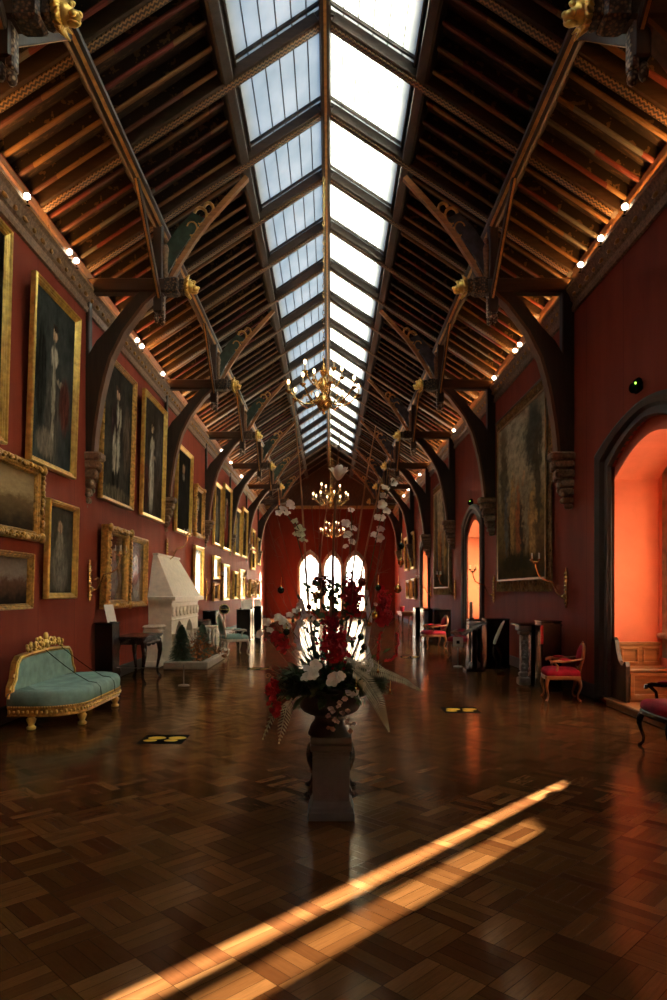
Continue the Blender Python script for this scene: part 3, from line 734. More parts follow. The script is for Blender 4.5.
# upper row
painting(L, 7.75, 1.75, 3.52, 6.22, 'dark_man', 'gilt framed portrait cut off by the left edge, high on the red wall', .12)
painting(L, 10.12, 1.66, 3.46, 6.05, 'lady_pale', 'tall gilt framed full length portrait of a pale gowned figure before a green grey ground', .115, lean=2.0)
painting(L, 13.18, 1.98, 3.34, 6.02, 'officer', 'tall portrait of a standing officer in white breeches, partly behind the curved brace', .10, frame='old')
painting(L, 15.82, 1.98, 3.34, 6.10, 'lady_white', 'tall gilt framed portrait of a figure in a long white gown on dark brown', .11)
painting(L, 19.1, 1.95, 3.28, 5.66, 'dark_man', 'narrow looking gilt framed dark portrait just beyond the second visible curved brace', .13)
painting(L, 21.35, 1.35, 3.36, 4.95, 'brown_man', 'smaller ornate framed picture of the upper row, hung above the glazed tall picture', .17, ornate=True)
painting(L, 24.85, 1.55, 3.34, 5.60, 'grey_lady', 'upper row portrait half hidden behind a curved brace, first of a close pair', .13)
painting(L, 27.1, 2.0, 3.30, 5.85, 'red_robe', 'upper row portrait with bright gilt lower rail, second of a close pair', .14)
painting(L, 30.2, 1.75, 3.28, 5.35, 'grey_lady', 'far upper row portrait in a pale dress, nearer of the last tall pair', .13)
painting(L, 32.7, 1.9, 3.30, 5.65, 'brown_man', 'far upper row brown portrait, further of the last tall pair', .13)
painting(L, 36.5, 1.6, 3.95, 5.0, 'red_robe', 'small far picture, upper of a stacked pair near the end wall', .15)
painting(L, 36.5, 1.6, 2.85, 3.85, 'dark_man', 'small far picture, lower of a stacked pair near the end wall', .15)
painting(L, 39.2, 1.6, 3.2, 4.75, 'lady_pale', 'last picture of the upper row beside the end wall corner', .15)
# lower row
painting(L, 8.62, 2.05, 2.36, 3.42, 'land_gold', 'large landscape with golden clouds in a carved ornate frame at the left edge', .17, .11, True)
painting(L, 8.85, 1.04, 1.42, 2.18, 'land_dusk', 'small dusky landscape in a plain gilt frame, low above the green settee', .09, frame='old')
painting(L, 10.43, 1.13, 1.55, 3.02, 'grey_lady', 'upright grey portrait in plain gilt frame below the pale gowned full length', .105)
painting(L, 13.0, 1.42, 1.34, 2.88, 'blue_grey', 'upright picture with grey sheen in a deep ornate frame, behind the wall sconce', .19, .16, True)
painting(L, 14.5, 1.35, 1.33, 2.82, 'blue_grey', 'upright picture with a bright reflection, beside the sloping fireplace hood', .15, .10, frame='old', lean=1.2)
painting(L, 21.3, 1.4, 1.40, 3.08, 'blue_grey', 'tall shining picture just beyond the fireplace, its glass full of light', .15, lean=.8)
painting(L, 24.7, 1.3, 2.10, 2.95, 'blue_grey', 'small shining picture above a tiny one, second beyond the fireplace', .14, lean=.6)
painting(L, 24.6, 1.15, 1.32, 1.98, 'land_dusk', 'tiny low landscape under a shining picture beyond the fireplace', .12, frame='old')
painting(L, 26.95, 1.5, 1.32, 2.75, 'blue_grey', 'shining upright picture above the teal armchair', .15, lean=.4)
painting(L, 29.6, 1.3, 1.34, 2.55, 'brown_man', 'brown portrait in the far lower row between two shining pictures', .14)
painting(L, 31.9, 1.7, 1.32, 2.70, 'blue_grey', 'far shining picture of the lower row, above the furthest plinths', .15, lean=.3)
painting(L, 35.6, 1.9, 1.35, 2.30, 'land_gold', 'far ornate landscape, nearer of the last low gilt pair', .22, .12, True)
painting(L, 38.4, 1.9, 1.35, 2.30, 'land_dusk', 'far ornate landscape, further of the last low gilt pair', .22, .12, True)
# right wall, far end
painting(1, 33.0, 1.5, 2.75, 4.55, 'brown_man', 'upper gilt portrait on the right wall beyond the third window bay', .16)
painting(1, 35.6, 1.5, 2.75, 4.5, 'red_robe', 'upper gilt portrait on the right wall, second beyond the third bay', .16)
painting(1, 32.6, 1.4, 1.30, 2.30, 'land_dusk', 'low gilt landscape on the right wall beyond the third window bay', .15)
painting(1, 34.8, 1.4, 1.30, 2.25, 'land_gold', 'low golden landscape on the right wall, second beyond the third bay', .15)
# tapestries on the right wall
def tapestry(y0, y1, z0, z1, label):
    t = thing('tapestry', (W-.05, (y0+y1)/2, z0), label, 'tapestry', 'tapestries on the right wall')
    w, h = y1-y0, z1-z0
    def grid(a0, a1, b0, b1, x, nu=40, nv=8):
        rows = []
        g = MB(); 
        for th in (0, .012):
            vs = [(x+th+.014*math.sin(9*(a0+(a1-a0)*i/nu))*(.4+.6*(1-j/nv)), a0+(a1-a0)*i/nu, b0+(b1-b0)*j/nv) for j in range(nv+1) for i in range(nu+1)]
            fs = [(j*(nu+1)+i, j*(nu+1)+i+1, (j+1)*(nu+1)+i+1, (j+1)*(nu+1)+i) for j in range(nv) for i in range(nu)]
            g.add(vs, fs, True)
        return g
    grid(-w/2+.26, w/2-.26, .26, h-.26, -.018).build('woven_scene', M['tap'], t)
    grid(-w/2, w/2, 0, h, 0).build('woven_border', M['tap_b'], t)
    r = MB()
    for a, b, c, d in ((-w/2+.24, -w/2+.28, .24, h-.24), (w/2-.28, w/2-.24, .24, h-.24), (-w/2+.24, w/2-.24, .24, .28), (-w/2+.24, w/2-.24, h-.28, h-.24)):
        r.box(-.042, -.026, a, b, c, d)
    r.build('narrow_guard_band', M['gilt_line'], t)
    MB().tube([(-.01, -w/2-.05, h+.01), (-.01, w/2+.05, h+.01)], .02, 8).build('hanging_rod', M['oak_mid2'], t)
tapestry(12.42, 16.55, 1.66, 5.72, 'large woven tapestry with trees and figures, nearest on the right wall')
tapestry(22.75, 26.6, 1.55, 5.65, 'second woven tapestry, between the second and third window bays')
# ------------------------------------------------------------------ furniture and fittings
def cabriole(x, y, h, fx, fy, r=.028):
    """curved leg in plan direction (fx, fy)"""
    pts, rs = [], []
    for t, o, k in ((0,.0,1.15),(.12,.018,1.25),(.3,.026,1.0),(.5,.012,.72),(.72,-.010,.55),(.88,-.004,.5),(.96,.020,.7),(1,.026,.75)):
        pts.append((x+fx*o*1.4, y+fy*o*1.4, h*(1-t))); rs.append(r*k)
    return MB().tube(pts, rs, 8)
def armchair(name, label, frame, fabric, loc, rz, group=None, seat_h=.44, back_h=.95):
    """faces local +y"""
    t = thing(name, loc, label, 'armchair', group, rz); wd, dp = .32, .29
    for sx in (-1, 1):
        cabriole(sx*(wd-.03), dp-.03, seat_h-.09, sx*.7, .7).build('leg', frame, t)
        cabriole(sx*(wd-.06), -dp+.03, seat_h-.09, sx*.3, -1).build('leg', frame, t)
    ring = lambda k, z, b=0: [((wd*k)*(1-.10*(y < 0))*x, dp*k*y*(1.0 if y < 0 else 1+.10*(1-abs(x))) , z) for x, y in
        [(-1,-1),(-.5,-1),(0,-1),(.5,-1),(1,-1),(1.02,-.3),(1.02,.4),(.98,.9),(.8,1),(.4,1),(0,1),(-.4,1),(-.8,1),(-.98,.9),(-1.02,.4),(-1.02,-.3)]]
    MB().loft([ring(.98, seat_h-.10), ring(1.03, seat_h-.085), ring(1.03, seat_h-.045), ring(1.0, seat_h-.035)], True, True, False).build('seat_rail', frame, t)
    MB().loft([ring(.97, seat_h-.04), ring(1.02, seat_h-.02), ring(1.0, seat_h+.035), ring(.88, seat_h+.065), ring(.6, seat_h+.08), ring(.2, seat_h+.085)]).build('seat', fabric, t)
    # cartouche back, raked
    def bk(a, k, off):
        x = .25*k*math.sin(a)*(1+.10*math.cos(2*a)); z = (seat_h+back_h+.03)/2+.03 + (back_h-seat_h-.10)/2*k*math.cos(a)*(1+.05*math.cos(2*a))
        return (x, -dp-.0 - .20*(z-seat_h) + off, z)
    A = [2*PI*i/28 for i in range(28)]
    fr = MB().loft([[Vector(bk(a, 1.0, 0)) + Vector((.0, .028*math.cos(q), 0)) + Vector((math.sin(a), 0, math.cos(a)))*.026*math.sin(q) for q in [2*PI*j/8 for j in range(8)]] for a in A + [0]], True, False)
    for sx in (-1, 1): fr.tube([(sx*.17, -dp+.02, seat_h-.06), (sx*.18, -dp-.01, seat_h+.06), (sx*.19, bk(PI*.75,1,0)[1], bk(PI*.75,1,0)[2])], .022, 8)
    b1 = fr.ball((0, bk(0,1,0)[1], bk(0,1,0)[2]+.02), (.06, .02, .03), 8, 6).build('back_frame', frame, t)
    MB().loft([[bk(a, .95, -.03) for a in A], [bk(a, .97, .0) for a in A], [bk(a, .9, .035) for a in A], [bk(a, .6, .055) for a in A], [bk(a, .2, .06) for a in A]]).build('back_cushion', fabric, t)
    for sx in (-1, 1):
        az = seat_h+.20
        MB().tube([(sx*.235, -dp-.05, az+.04), (sx*.29, -dp+.12, az+.015), (sx*.33, .02, az), (sx*.345, .14, az+.01), (sx*.34, .20, az-.01), (sx*.33,.205,az-.035)], [.018,.02,.023,.024,.026,.018], 8)\
            .tube([(sx*.335, .16, az-.01), (sx*.325, .10, az-.07), (sx*.30, .10, az-.14), (sx*.305, .16, seat_h-.05)], [.02,.018,.018,.024], 8).build('arm', frame, t)
        MB().ball((sx*.318, -.02, az+.032), (.032, .115, .022), 10, 6).build('arm_pad', fabric, t)
    return t

# green and gilt settee against the left wall
t = thing('settee', (-3.84, 9.12, 0), 'carved gilt settee with teal velvet seat and back on the left', 'settee', None, R(-90))
LS, DS = 1.04, .82                      # half length, depth; local y = into the room
def plan(k, n=10):
    """D-shaped seat plan, rounded front corners"""
    r = .46; pts = [(-LS*k, 0)]
    for i in range(n+1):
        a = PI - PI/2*i/n; pts.append(((-LS+r)*1 + r*math.cos(a) + (1-k)*(.12)*(-math.cos(a)), DS-r + r*math.sin(a) - (1-k)*.5*max(math.sin(a),0)))
    for i in range(n+1):
        a = PI/2 - PI/2*i/n; pts.append((LS-r + r*math.cos(a) - (1-k)*.12*math.cos(a), DS-r + r*math.sin(a) - (1-k)*.5*max(math.sin(a),0)))
    pts.append((LS*k, 0)); return pts
pl = lambda k, z: [(x, y, z) for x, y in plan(k)]
MB().loft([pl(1, .165), pl(1.005, .175), pl(.985, .19), pl(.985, .255), pl(1.005, .27), pl(1.0, .29)], True, True, False).build('seat_rail', M['gold_old'], t)
cv = MB(); pp = plan(1.0)
def walk(pts, step):
    out = []; acc = 0
    for (a, b) in zip(pts[:-1], pts[1:]):
        a, b = Vector(a), Vector(b); Ld = (b-a).length; s = step - acc
        while s < Ld: out.append(a + (b-a)*s/Ld); s += step
        acc = (acc + Ld) % step
    return out
for i, p in enumerate(walk(pp, .055)): cv.ball((p[0]*1.003, p[1]*1.006+.002, .222), (.020, .016, .026 if i % 2 else .016), 6, 5)
for i, p in enumerate(walk(pp, .03)): cv.ball((p[0]*1.004, p[1]*1.008, .282), (.012, .012, .009), 5, 4)
cv.build('carved_rail_ornament', M['gold'], t)
MB().loft([pl(.985, .285), pl(1.01, .305), pl(1.015, .38), pl(1.0, .425), pl(.95, .455), pl(.85, .467), pl(.5, .47)]).build('seat_cushion', M['teal'], t)
for x, y in ((-.66, .75), (.64, .75), (-.97, .26), (.97, .26)):
    if x == 0: continue
    MB().lathe([(.058,.18),(.062,.165),(.040,.155),(.038,.145),(.058,.125),(.048,.09),(.030,.055),(.036,.045),(.055,.03),(.05,.008),(.036,0)], 14, (x, y, 0)).build('leg', M['gold'], t)
# back: upholstered panel in a shaped gilt frame with carved cresting
SXB = .93
bkp = [(-1.10, .40), (-1.08, .52), (-1.00, .60), (-.97, .72), (-.93, .80), (-.84, .865), (-.6, .885), (0, .90), (.6, .885), (.84, .865), (.93, .80), (.97, .72), (1.00, .60), (1.08, .52), (1.10, .40)]
bkp = [(x*SXB, z) for x, z in bkp]
inn = [(x*.935, min(z, .40 + (z-.40)*.90)) for x, z in bkp]
MB().ribbon(inn[:8] + inn[7:], [(x, .38) for x, z in inn[:8] + inn[7:]], 'y', -.03, .05).build('back_cushion', M['teal'], t)
fb = MB().ribbon(bkp, inn, 'y', -.03, .04)
fb.tube([(x*.97, .045, .40+(z-.40)*.955) for x, z in bkp], .020, 6)
fb.build('back_frame', M['gold'], t)
cr = MB(); rr = random.Random(3)
for i in range(46):
    x = rr.uniform(-.58, .58); top = .17*(1-abs(x)/.62)**.7 + .03
    z = .895 + rr.uniform(0, top); cr.ball((x, rr.uniform(0, .05), z), (rr.uniform(.018,.036), .022, rr.uniform(.018,.038)), 7, 5)
for sx in (-1, 1):
    for cx, cz, r_ in ((.14,.98,.07),(.30,.955,.055),(.45,.94,.045),(.91,.62,.035),(.985,.48,.045),(1.02,.38,.05)):
        cr.tube([(sx*(cx+r_*(1-q*.07)*math.cos(q*.7)), .03, cz+r_*(1-q*.07)*math.sin(q*.7)) for q in range(10)], .014, 6)
cr.ball((0, .03, 1.06), (.05, .03, .055), 9, 7).ball((0, .03, .97), (.07, .035, .06), 9, 7)
cr.build('carved_cresting', M['gold'], t)
for x0, x1 in ((.08, .22), (-.45, -.34)):
    o = MB().tube([(x0, .06, .88), (x0*.8+x1*.2, .20, .775), (x0*.6+x1*.4, .34, .675), (x0*.3+x1*.7, .50, .575), (x1, .68, .482), (x1, .78, .468), (x1, .835, .41), (x1, .845, .34), (x1, .845, .27)], .004, 6).build('barrier_cord', M['black_matt'], t)

def plinth(loc, w, d, h, label, sign=True, side=-1, group='black display plinths', mat='black'):
    p = thing('display_plinth', loc, label, 'plinth', group)
    MB().box(-w/2, w/2, -d/2, d/2, 0, h, ch=.012).box(-w/2-.015, w/2+.015, -d/2-.015, d/2+.015, 0, .08, ch=.01).build('body', M[mat], p)
    MB().box(-w/2-.01, w/2+.01, -d/2-.01, d/2+.01, h, h+.025, ch=.006).build('top', M['black'], p)
    return p
def sign(loc, label, w=.14, h=.30, rz=0):
    s = thing('paper_sign', loc, label, 'sign', 'paper signs on plinths', rz)
    a = Matrix.Rotation(R(-18), 4, 'X')
    MB().box(-w/2, w/2, -.004, .004, .0, h, M=a).build('sheet', M['paper'], s)
    MB().box(-w*.3, w*.3, -.06, .02, 0, .012).tube([(0,.03,.01),(0,.0+h*.25,h*.55)], .006, 6).build('holder', M['black_matt'], s)
plinth((-3.88, 11.85, 0), .32, .36, 1.10, 'black plinth behind the settee with a leaning white paper sign')
sign((-3.78, 11.80, 1.125), 'white paper sign leaning on the black plinth behind the settee', .20, .32, R(58))

# black carved console table
t = thing('console_table', (-3.58, 12.75, 0), 'black carved table with curved legs, between plinth and fireplace', 'table', None, R(-90))
MB().box(-.62, .62, -.30, .30, .81, .85, ch=.012).box(-.60, .60, -.28, .28, .79, .81).build('table_top', M['ebony'], t)
ap = MB().box(-.56, .56, -.25, .25, .70, .79, ch=.01)
for k in range(13): ap.ball((-.54+.09*k, .255, .725-.03*abs(math.sin(k*.9))), (.05, .02, .045), 7, 5)
for k in range(6): ap.ball((-.57, -.22+.09*k, .72), (.02, .05, .045), 7, 5)
ap.build('carved_apron', M['ebony'], t)
for sx in (-1, 1):
    for sy in (-1, 1): cabriole(sx*.53, sy*.22, .74, sx*.9, sy*.9, .045).build('leg', M['ebony'], t)

# fireplace with sloping marble hood on the left wall
fp = thing('fireplace', (-W, 16.88, 0), 'pale marble fireplace with sloping hood on the left wall', 'fireplace')
hd = MB().loft([[(0, -1.68, 1.46), (.64, -1.68, 1.46), (.64, 1.68, 1.46), (0, 1.68, 1.46)], [(0, -1.68, 1.54), (.64, -1.68, 1.54), (.64, 1.68, 1.54), (0, 1.68, 1.54)],
                [(0, -1.58, 1.56), (.58, -1.58, 1.56), (.58, 1.58, 1.56), (0, 1.58, 1.56)], [(0, -1.12, 2.50), (.10, -1.12, 2.50), (.10, 1.12, 2.50), (0, 1.12, 2.50)],
                [(0, -1.16, 2.50), (.13, -1.16, 2.50), (.13, 1.16, 2.50), (0, 1.16, 2.50)], [(0, -1.16, 2.55), (.13, -1.16, 2.55), (.13, 1.16, 2.55), (0, 1.16, 2.55)]], True, True, False)
hd.build('hood', M['marble'], fp)
fz = MB()
strip_wall(fz, 'x', .28, .52, -1.52, 1.52, .0, 1.46, [(arch(-.72, .44, .55, .42, 10, .4), 0), (arch(.42, .44, .55, .42, 10, .4), 0)])
fz.box(0, .30, -1.52, -1.30, 0, 1.46); fz.box(0, .30, 1.30, 1.52, 0, 1.46)
fz.box(.50, .545, -1.54, 1.54, 1.40, 1.46, ch=.01); fz.box(.50, .54, -1.54, 1.54, .99, 1.03, ch=.01)
fz.build('arcaded_front', M['marble'], fp)
cf = MB()
for k in range(8):
    yk = -1.4 + .4*k
    cf.ball((.53, yk, 1.2), (.03, .12, .12), 10, 8)
    for q in range(6): cf.ball((.53, yk+.085*math.cos(q*PI/3), 1.2+.085*math.sin(q*PI/3)), (.028, .035, .035), 6, 5)
cf.build('carved_frieze', M['marble'], fp)
for yk in (-1.40, -.15, 1.0, 1.42):
    c = MB().lathe([(.09,0),(.09,.05),(.07,.08),(.055,.11),(.055,.46),(.065,.48),(.06,.50),(.085,.56),(.095,.60),(.095,.64)], 12, (.57, yk, .06))
    c.box(.47, .67, yk-.11, yk+.11, 0, .06).build('column', M['marble'], fp)
MB().box(.0, .34, -1.98, -1.54, 0, .84, ch=.02).box(0, .40, -2.04, -1.50, .84, .92, ch=.03).box(0, .37, -2.01, -1.52, .76, .80, ch=.015).box(0, .38, -2.0, -1.52, 0, .14, ch=.02).build('side_pier', M['marble'], fp)
MB().box(.02, .10, -1.4, 1.4, 0, 1.0).build('fire_back', M['black_matt'], fp)
kb = MB().box(.55, 1.50, -2.28, -2.12, 0, .16, ch=.02).box(1.34, 1.50, -2.12, -.1, 0, .16, ch=.02).box(.55, 1.50, -.10, .06, 0, .16, ch=.02)
tag(kb.build('hearth_kerb', M['kerb']), 'low marble kerb around the fireplace greenery', 'kerb').location = (-W, 16.75, 0)

# fir trees and dried leaves inside the kerb
def fir(loc, h, r, label, seed):
    t = thing('fir_tree', loc, label, 'fir tree', 'small fir trees by the fireplace'); rr = random.Random(seed)
    MB().tube([(0,0,0),(0,0,h*.95)], [.03,.008], 7).build('stem', M['twig'], t)
    m = MB()
    for i in range(900):
        k = rr.random()**1.3; z = h*(.06+.92*k); a = rr.uniform(0, 2*PI); q = r*(1-k)**.55*rr.uniform(.5, 1.05)+.02
        m.leaf((.25*q*math.cos(a), .25*q*math.sin(a), z), (q*math.cos(a), q*math.sin(a), z-.05+rr.uniform(-.06,.05)), rr.uniform(.015,.035), bend=.08, n=3)
    m.build('needles', M['fir'], t)
fir((-3.26, 14.95, 0), .95, .34, 'dark green fir at the near end of the hearth, beside the console table', 1)
fir((-3.02, 16.1, 0), .92, .36, 'dark green fir at the far end of the hearth, beyond the dried orange leaves', 2)
def dried(loc, h, r, label, seed, n=170, name='dried_arrangement'):
    t = thing(name, loc, label, 'dried leaves', 'dried leaves by the fireplace'); rr = random.Random(seed)
    b = MB(); l = MB()
    for i in range(26):
        a = rr.uniform(0, 2*PI); q = r*rr.uniform(.3, 1); b.tube([(0,0,0),(q*.4*math.cos(a), q*.4*math.sin(a), h*.6),(q*math.cos(a), q*math.sin(a), h*rr.uniform(.6,1))], .006, 5)
    for i in range(n):
        a = rr.uniform(0, 2*PI); q = r*math.sqrt(rr.random()); z = h*rr.uniform(.12, 1)*(1-.4*q/r)
        p = Vector((q*math.cos(a), q*math.sin(a), z)); d = Vector((rr.uniform(-1,1), rr.uniform(-1,1), rr.uniform(-.3,1))).normalized()*rr.uniform(.05,.11)
        l.leaf(p, p+d, rr.uniform(.015,.035), (rr.uniform(-1,1), rr.uniform(-1,1), .3), .1, 3)
    b.build('twigs', M['twig'], t); l.build('leaves', M['orange_dry'], t)
dried((-2.98, 15.45, 0), .78, .32, 'dried orange leaves between the two firs in the hearth', 5)
dried((-2.75, 16.35, 0), .42, .26, 'low dried orange leaves at the far corner of the hearth kerb', 6, 90)

# low barrier posts
def post(loc, label, h=.36, card=False):
    p = thing('barrier_post', loc, label, 'barrier post', 'low barrier posts')
    MB().lathe([(.10,0),(.10,.012),(.085,.02),(.02,.028),(.012,.03)], 18).build('base', M['steel'], p)
    MB().tube([(0,0,.02),(0,0,h)], .010, 8).ball((0,0,h), .016, 8, 6).build('rod', M['steel'], p)
    return p
bpst = post((-2.57, 11.95, 0), 'low steel barrier post with thin cord in front of the console table and fireplace')
cdl = MB().tube([(0, 0, .345), (-.4, -.03, .325), (-.8, -.06, .32), (-1.155, -.09, .335)], .004, 5).build('cord', M['steel'], bpst)

# teal armchair and objects beyond the fireplace
armchair('armchair', 'cream framed armchair with teal upholstery beyond the fireplace', M['cream'], M['teal'], (-2.52, 17.9, 0), R(-62), None, .46, 1.02)
gs = thing('globe_stand', (-3.0, 19.3, 0), 'dark gilt ball on a slender white stand behind the teal armchair', 'ornament')
MB().lathe([(.16,0),(.16,.03),(.05,.06),(.03,.1),(.025,.9),(.05,.93),(.03,.97),(.03,1.05)], 14).build('stand', M['cream'], gs)
MB().ball((0,0,1.16), .125, 16, 12).build('ball', M['bronze'], gs)
MB().tube([(.132*math.cos(a), 0, 1.16+.132*math.sin(a)) for a in [2*PI*k/20 for k in range(21)]], .012, 6).tube([(.132*math.cos(a), .132*math.sin(a), 1.16) for a in [2*PI*k/20 for k in range(21)]], .012, 6).build('gilt_rings', M['gold'], gs)
plinth((-3.72, 21.2, 0), .42, .5, 1.05, 'black plinth just left of the gilt ball, beyond the fireplace')
sb = thing('side_table', (-3.22, 18.75, 0), 'small white topped table behind the teal armchair', 'table')
MB().box(-.24, .24, -.2, .2, .68, .72, ch=.012).build('top', M['marble'], sb)
MB().lathe([(.15,0),(.14,.03),(.04,.08),(.035,.4),(.06,.5),(.035,.58),(.08,.68)], 12).build('column', M['cream'], sb)
ch = thing('low_cabinet', (-3.82, 19.7, 0), 'low dark chest against the left wall beyond the fireplace', 'chest')
MB().box(-.24, .24, -.75, .75, .06, .80, ch=.015).build('body', M['ebony'], ch)
MB().box(-.27, .27, -.78, .78, .80, .84, ch=.01).build('top', M['ebony'], ch)
for q in (-.5, 0, .5): MB().box(.235, .255, q-.22, q+.22, .14, .72, ch=.01).build('door', M['ebony'], ch)
for i, (x, y) in enumerate(((-2.85, 22.6), (-3.05, 25.0), (-3.0, 27.6))):
    plinth((x, y, 0), .46, .46, 1.05, ['black glossy plinth nearest behind the teal armchair', 'black glossy plinth, middle of the far left three', 'black glossy plinth, furthest of the far left three'][i])
    sign((x+.08, y-.12, 1.075), ['white paper sign on the plinth behind the teal armchair', 'white paper sign on the middle far left plinth', 'white paper sign on the furthest far left plinth'][i], .30, .30, R(20))

# swing arm wall sconces
def sconce(wall, y, z, label):
    s = thing('wall_sconce', (wall*(W-.005), y, z), label, 'wall light', 'brass swing arm wall lights', R(-90) if wall < 0 else R(90))
    pl = MB().tube([(0, .025, -.29), (0, .025, .29)], .026, 8)
    for k in range(8): pl.ball((0, .034, -.25+.07*k), (.05, .042, .028), 8, 6)
    pl.ball((0, .03, .31), (.022, .022, .05), 8, 6).ball((0, .03, -.31), (.022, .022, .04), 8, 6)
    pl.build('back_plate', M['brass'], s)
    MB().tube([(0,.03,-.12),(0,.10,-.17),(0,.19,-.09),(0,.27,.10),(0,.40,.14),(0,.50,.20),(0,.55,.34),(0,.56,.44)], .014, 7).ball((0,.08,-.15), .035, 8, 6).tube([(0,.12,.02),(0,.18,.06),(0,.2,.0),(0,.15,-.03)], .007, 6).build('swing_arm', M['brass'], s)
    br = MB().lathe([(.01,.40),(.05,.43),(.055,.45),(.02,.46)], 12, (0,.56,0))
    for k in range(4):
        a = PI/2*k+.4; c, q = math.cos(a)*.085, math.sin(a)*.085
        br.tube([(0,.56,.44),(c*.6,.56+q*.6,.43),(c,.56+q,.47)], .006, 6).lathe([(.012,.47),(.024,.49),(.022,.50)], 10, (c,.56+q,0))
    br.build('candle_branch', M['brass'], s)
    cd = MB()
    for k in range(4):
        a = PI/2*k+.4; cd.tube([(math.cos(a)*.085,.56+math.sin(a)*.085,.50),(math.cos(a)*.085,.56+math.sin(a)*.085,.60)], .009, 8)
    cd.build('candles', M['cream'], s)
for k, nm in enumerate(('above the plinth behind the settee', 'above the fireplace hood', 'beside the tall shining picture', 'above the far left plinths', 'in the far distance')):
    y = 11.49 + 5.44*k; sconce(-1, y, (1.84, 2.62, 1.72, 1.72, 1.72)[k], 'brass swing arm wall light on the left wall, %s' % nm)
for k, nm in enumerate(('just beyond the nearest window bay', 'between the large tapestry and the second bay', 'beside the second tapestry', 'before the third window bay')):
    y = (11.70, 16.86, 22.1, 27.4)[k]; sconce(1, y, 1.72, 'brass swing arm right wall light, %s' % nm)
# black sensors with a green light above the bays
for i, (y, z) in enumerate(((8.95, 4.36), (19.5, 4.22), (29.4, 4.1))):
    s = thing('wall_sensor', (W, y, z), 'small black sensor with green light over the %s window bay' % ordn[i], 'sensor', 'black wall sensors')
    MB().box(-.09, -.02, -.075, .075, -.09, .10, ch=.02).ball((-.085, .05, -.01), (.06, .06, .07), 10, 8).build('housing', M['black_matt'], s)
    MB().box(-.03, 0, -.04, .04, -.05, .05).build('bracket', M['black_matt'], s)
    MB().ball((-.092, -.035, .03), .014, 8, 6).build('indicator', M['led_green'], s)

# panelled bench in the nearest bay
bn = thing('window_bench', (W, 9.86, .12), 'panelled oak bench inside the nearest window bay', 'bench')
bm = MB().box(.04, .66, -.06, 0, 0, .78, ch=.01).box(.02, .67, -.08, .0, .76, .81, ch=.012)
bm.build('back', M['oak_mid'], bn)
bp = MB()
for x0, x1 in ((.09, .34), (.40, .64)):
    for a, b, c, d in ((x0, x1, .70, .74), (x0, x1, .50, .53), (x0, x0+.03, .53, .70), (x1-.03, x1, .53, .70)): bp.box(a, b, -.085, -.05, c, d, ch=.006)
bp.build('back_panels', M['oak_mid'], bn)
MB().box(.02, .67, -.46, -.04, .42, .465, ch=.012).build('seat', M['oak_mid'], bn)
fp2 = MB().box(.05, .66, -.42, -.38, 0, .42, ch=.008)
for a, b, c, d in ((.06, .66, .36, .41), (.06, .66, .03, .11), (.06, .12, .1, .38), (.60, .66, .1, .38)): fp2.box(a, b, -.445, -.415, c, d, ch=.006)
fp2.build('front_panel', M['oak_mid'], bn)
ep = [(-.46, 0), (-.46, .40), (-.47, .50), (-.44, .56), (-.40, .55), (-.36, .50), (-.30, .50), (-.22, .56), (-.15, .68), (-.10, .84), (-.04, .88), (.0, .84), (.0, 0)]
MB().prism(ep, 'x', -.01, .045).build('scrolled_end', M['oak'], bn)

# chairs on the right
armchair('armchair', 'walnut armchair with crimson velvet seat between the plinth and the nearest bay', M['walnut'], M['crimson'], (3.56, 10.5, 0), R(80), None, .44, .90).scale = (.86, .86, .94)
armchair('armchair', 'dark framed armchair with crimson seat cut by the right edge of the photo', M['ebony'], M['crimson'], (3.62, 7.02, 0), R(90), None, .44, .95)
armchair('armchair', 'red armchair in front of the second window bay', M['walnut'], M['crimson'], (3.30, 17.2, 0), R(75), None, .45, .92)
armchair('armchair', 'red armchair beside the black cabinets before the third bay', M['walnut'], M['crimson'], (3.02, 19.9, 0), R(100), None, .45, .92)

# carved pier cabinet, plinths and lectern along the right wall
pc = thing('pier_cabinet', (3.60, 12.05, 0), 'black cabinet with grey carved stone pilaster end, left of the nearest armchair', 'cabinet')
MB().box(-.10, .42, -.22, .30, 0, 1.06, ch=.012).build('body', M['black'], pc)
pil = MB().box(-.30, -.10, -.22, .0, .02, .16, ch=.02).box(-.28, -.12, -.20, -.02, .16, .26, ch=.03).box(-.265, -.135, -.185, -.04, .26, .90, ch=.02).box(-.29, -.11, -.21, -.01, .90, .97, ch=.02).box(-.32, -.09, -.24, .02, .97, 1.08, ch=.02)
for k in range(10): pil.ball((-.20+.02*(-1)**k, -.19, .32+.058*k), (.05, .025, .04), 7, 5)
pil.build('carved_pilaster', M['marble_grey'], pc)
MB().box(-.33, .44, -.25, .32, 1.06, 1.09, ch=.01).build('top', M['black'], pc)
plinth((3.64, 11.35, 0), .34, .34, 1.15, 'black plinth right behind the nearest crimson armchair')
pn_ = thing('picture_panel', (3.455, 11.13, .80), 'small upright red glossy panel on the black plinth by the armchair', 'panel')
MB().box(-.004, .03, -.012, .012, 0, .30).build('panel', M['red_bead'], pn_); MB().box(-.012, .04, -.010, .016, -.015, .0).build('ledge', M['black'], pn_)
le = thing('lectern', (3.02, 14.25, 0), 'dark lectern with slanted reading board by the right wall', 'lectern')
MB().box(-.20, .20, -.16, .16, 0, .05, ch=.01).box(-.05, .05, -.05, .05, .05, .85, ch=.01).build('stand', M['black'], le)
Mx = Matrix.Translation((0, 0, .88)) @ Matrix.Rotation(R(-28), 4, 'Y')
MB().box(-.28, .28, -.22, .22, 0, .03, M=Mx, ch=.01).box(-.29, -.25, -.22, .22, .03, .06, M=Mx).build('reading_board', M['ebony'], le)
pl3 = plinth((3.62, 14.9, 0), .5, .5, 1.05, 'wide black plinth behind the slanted lectern')
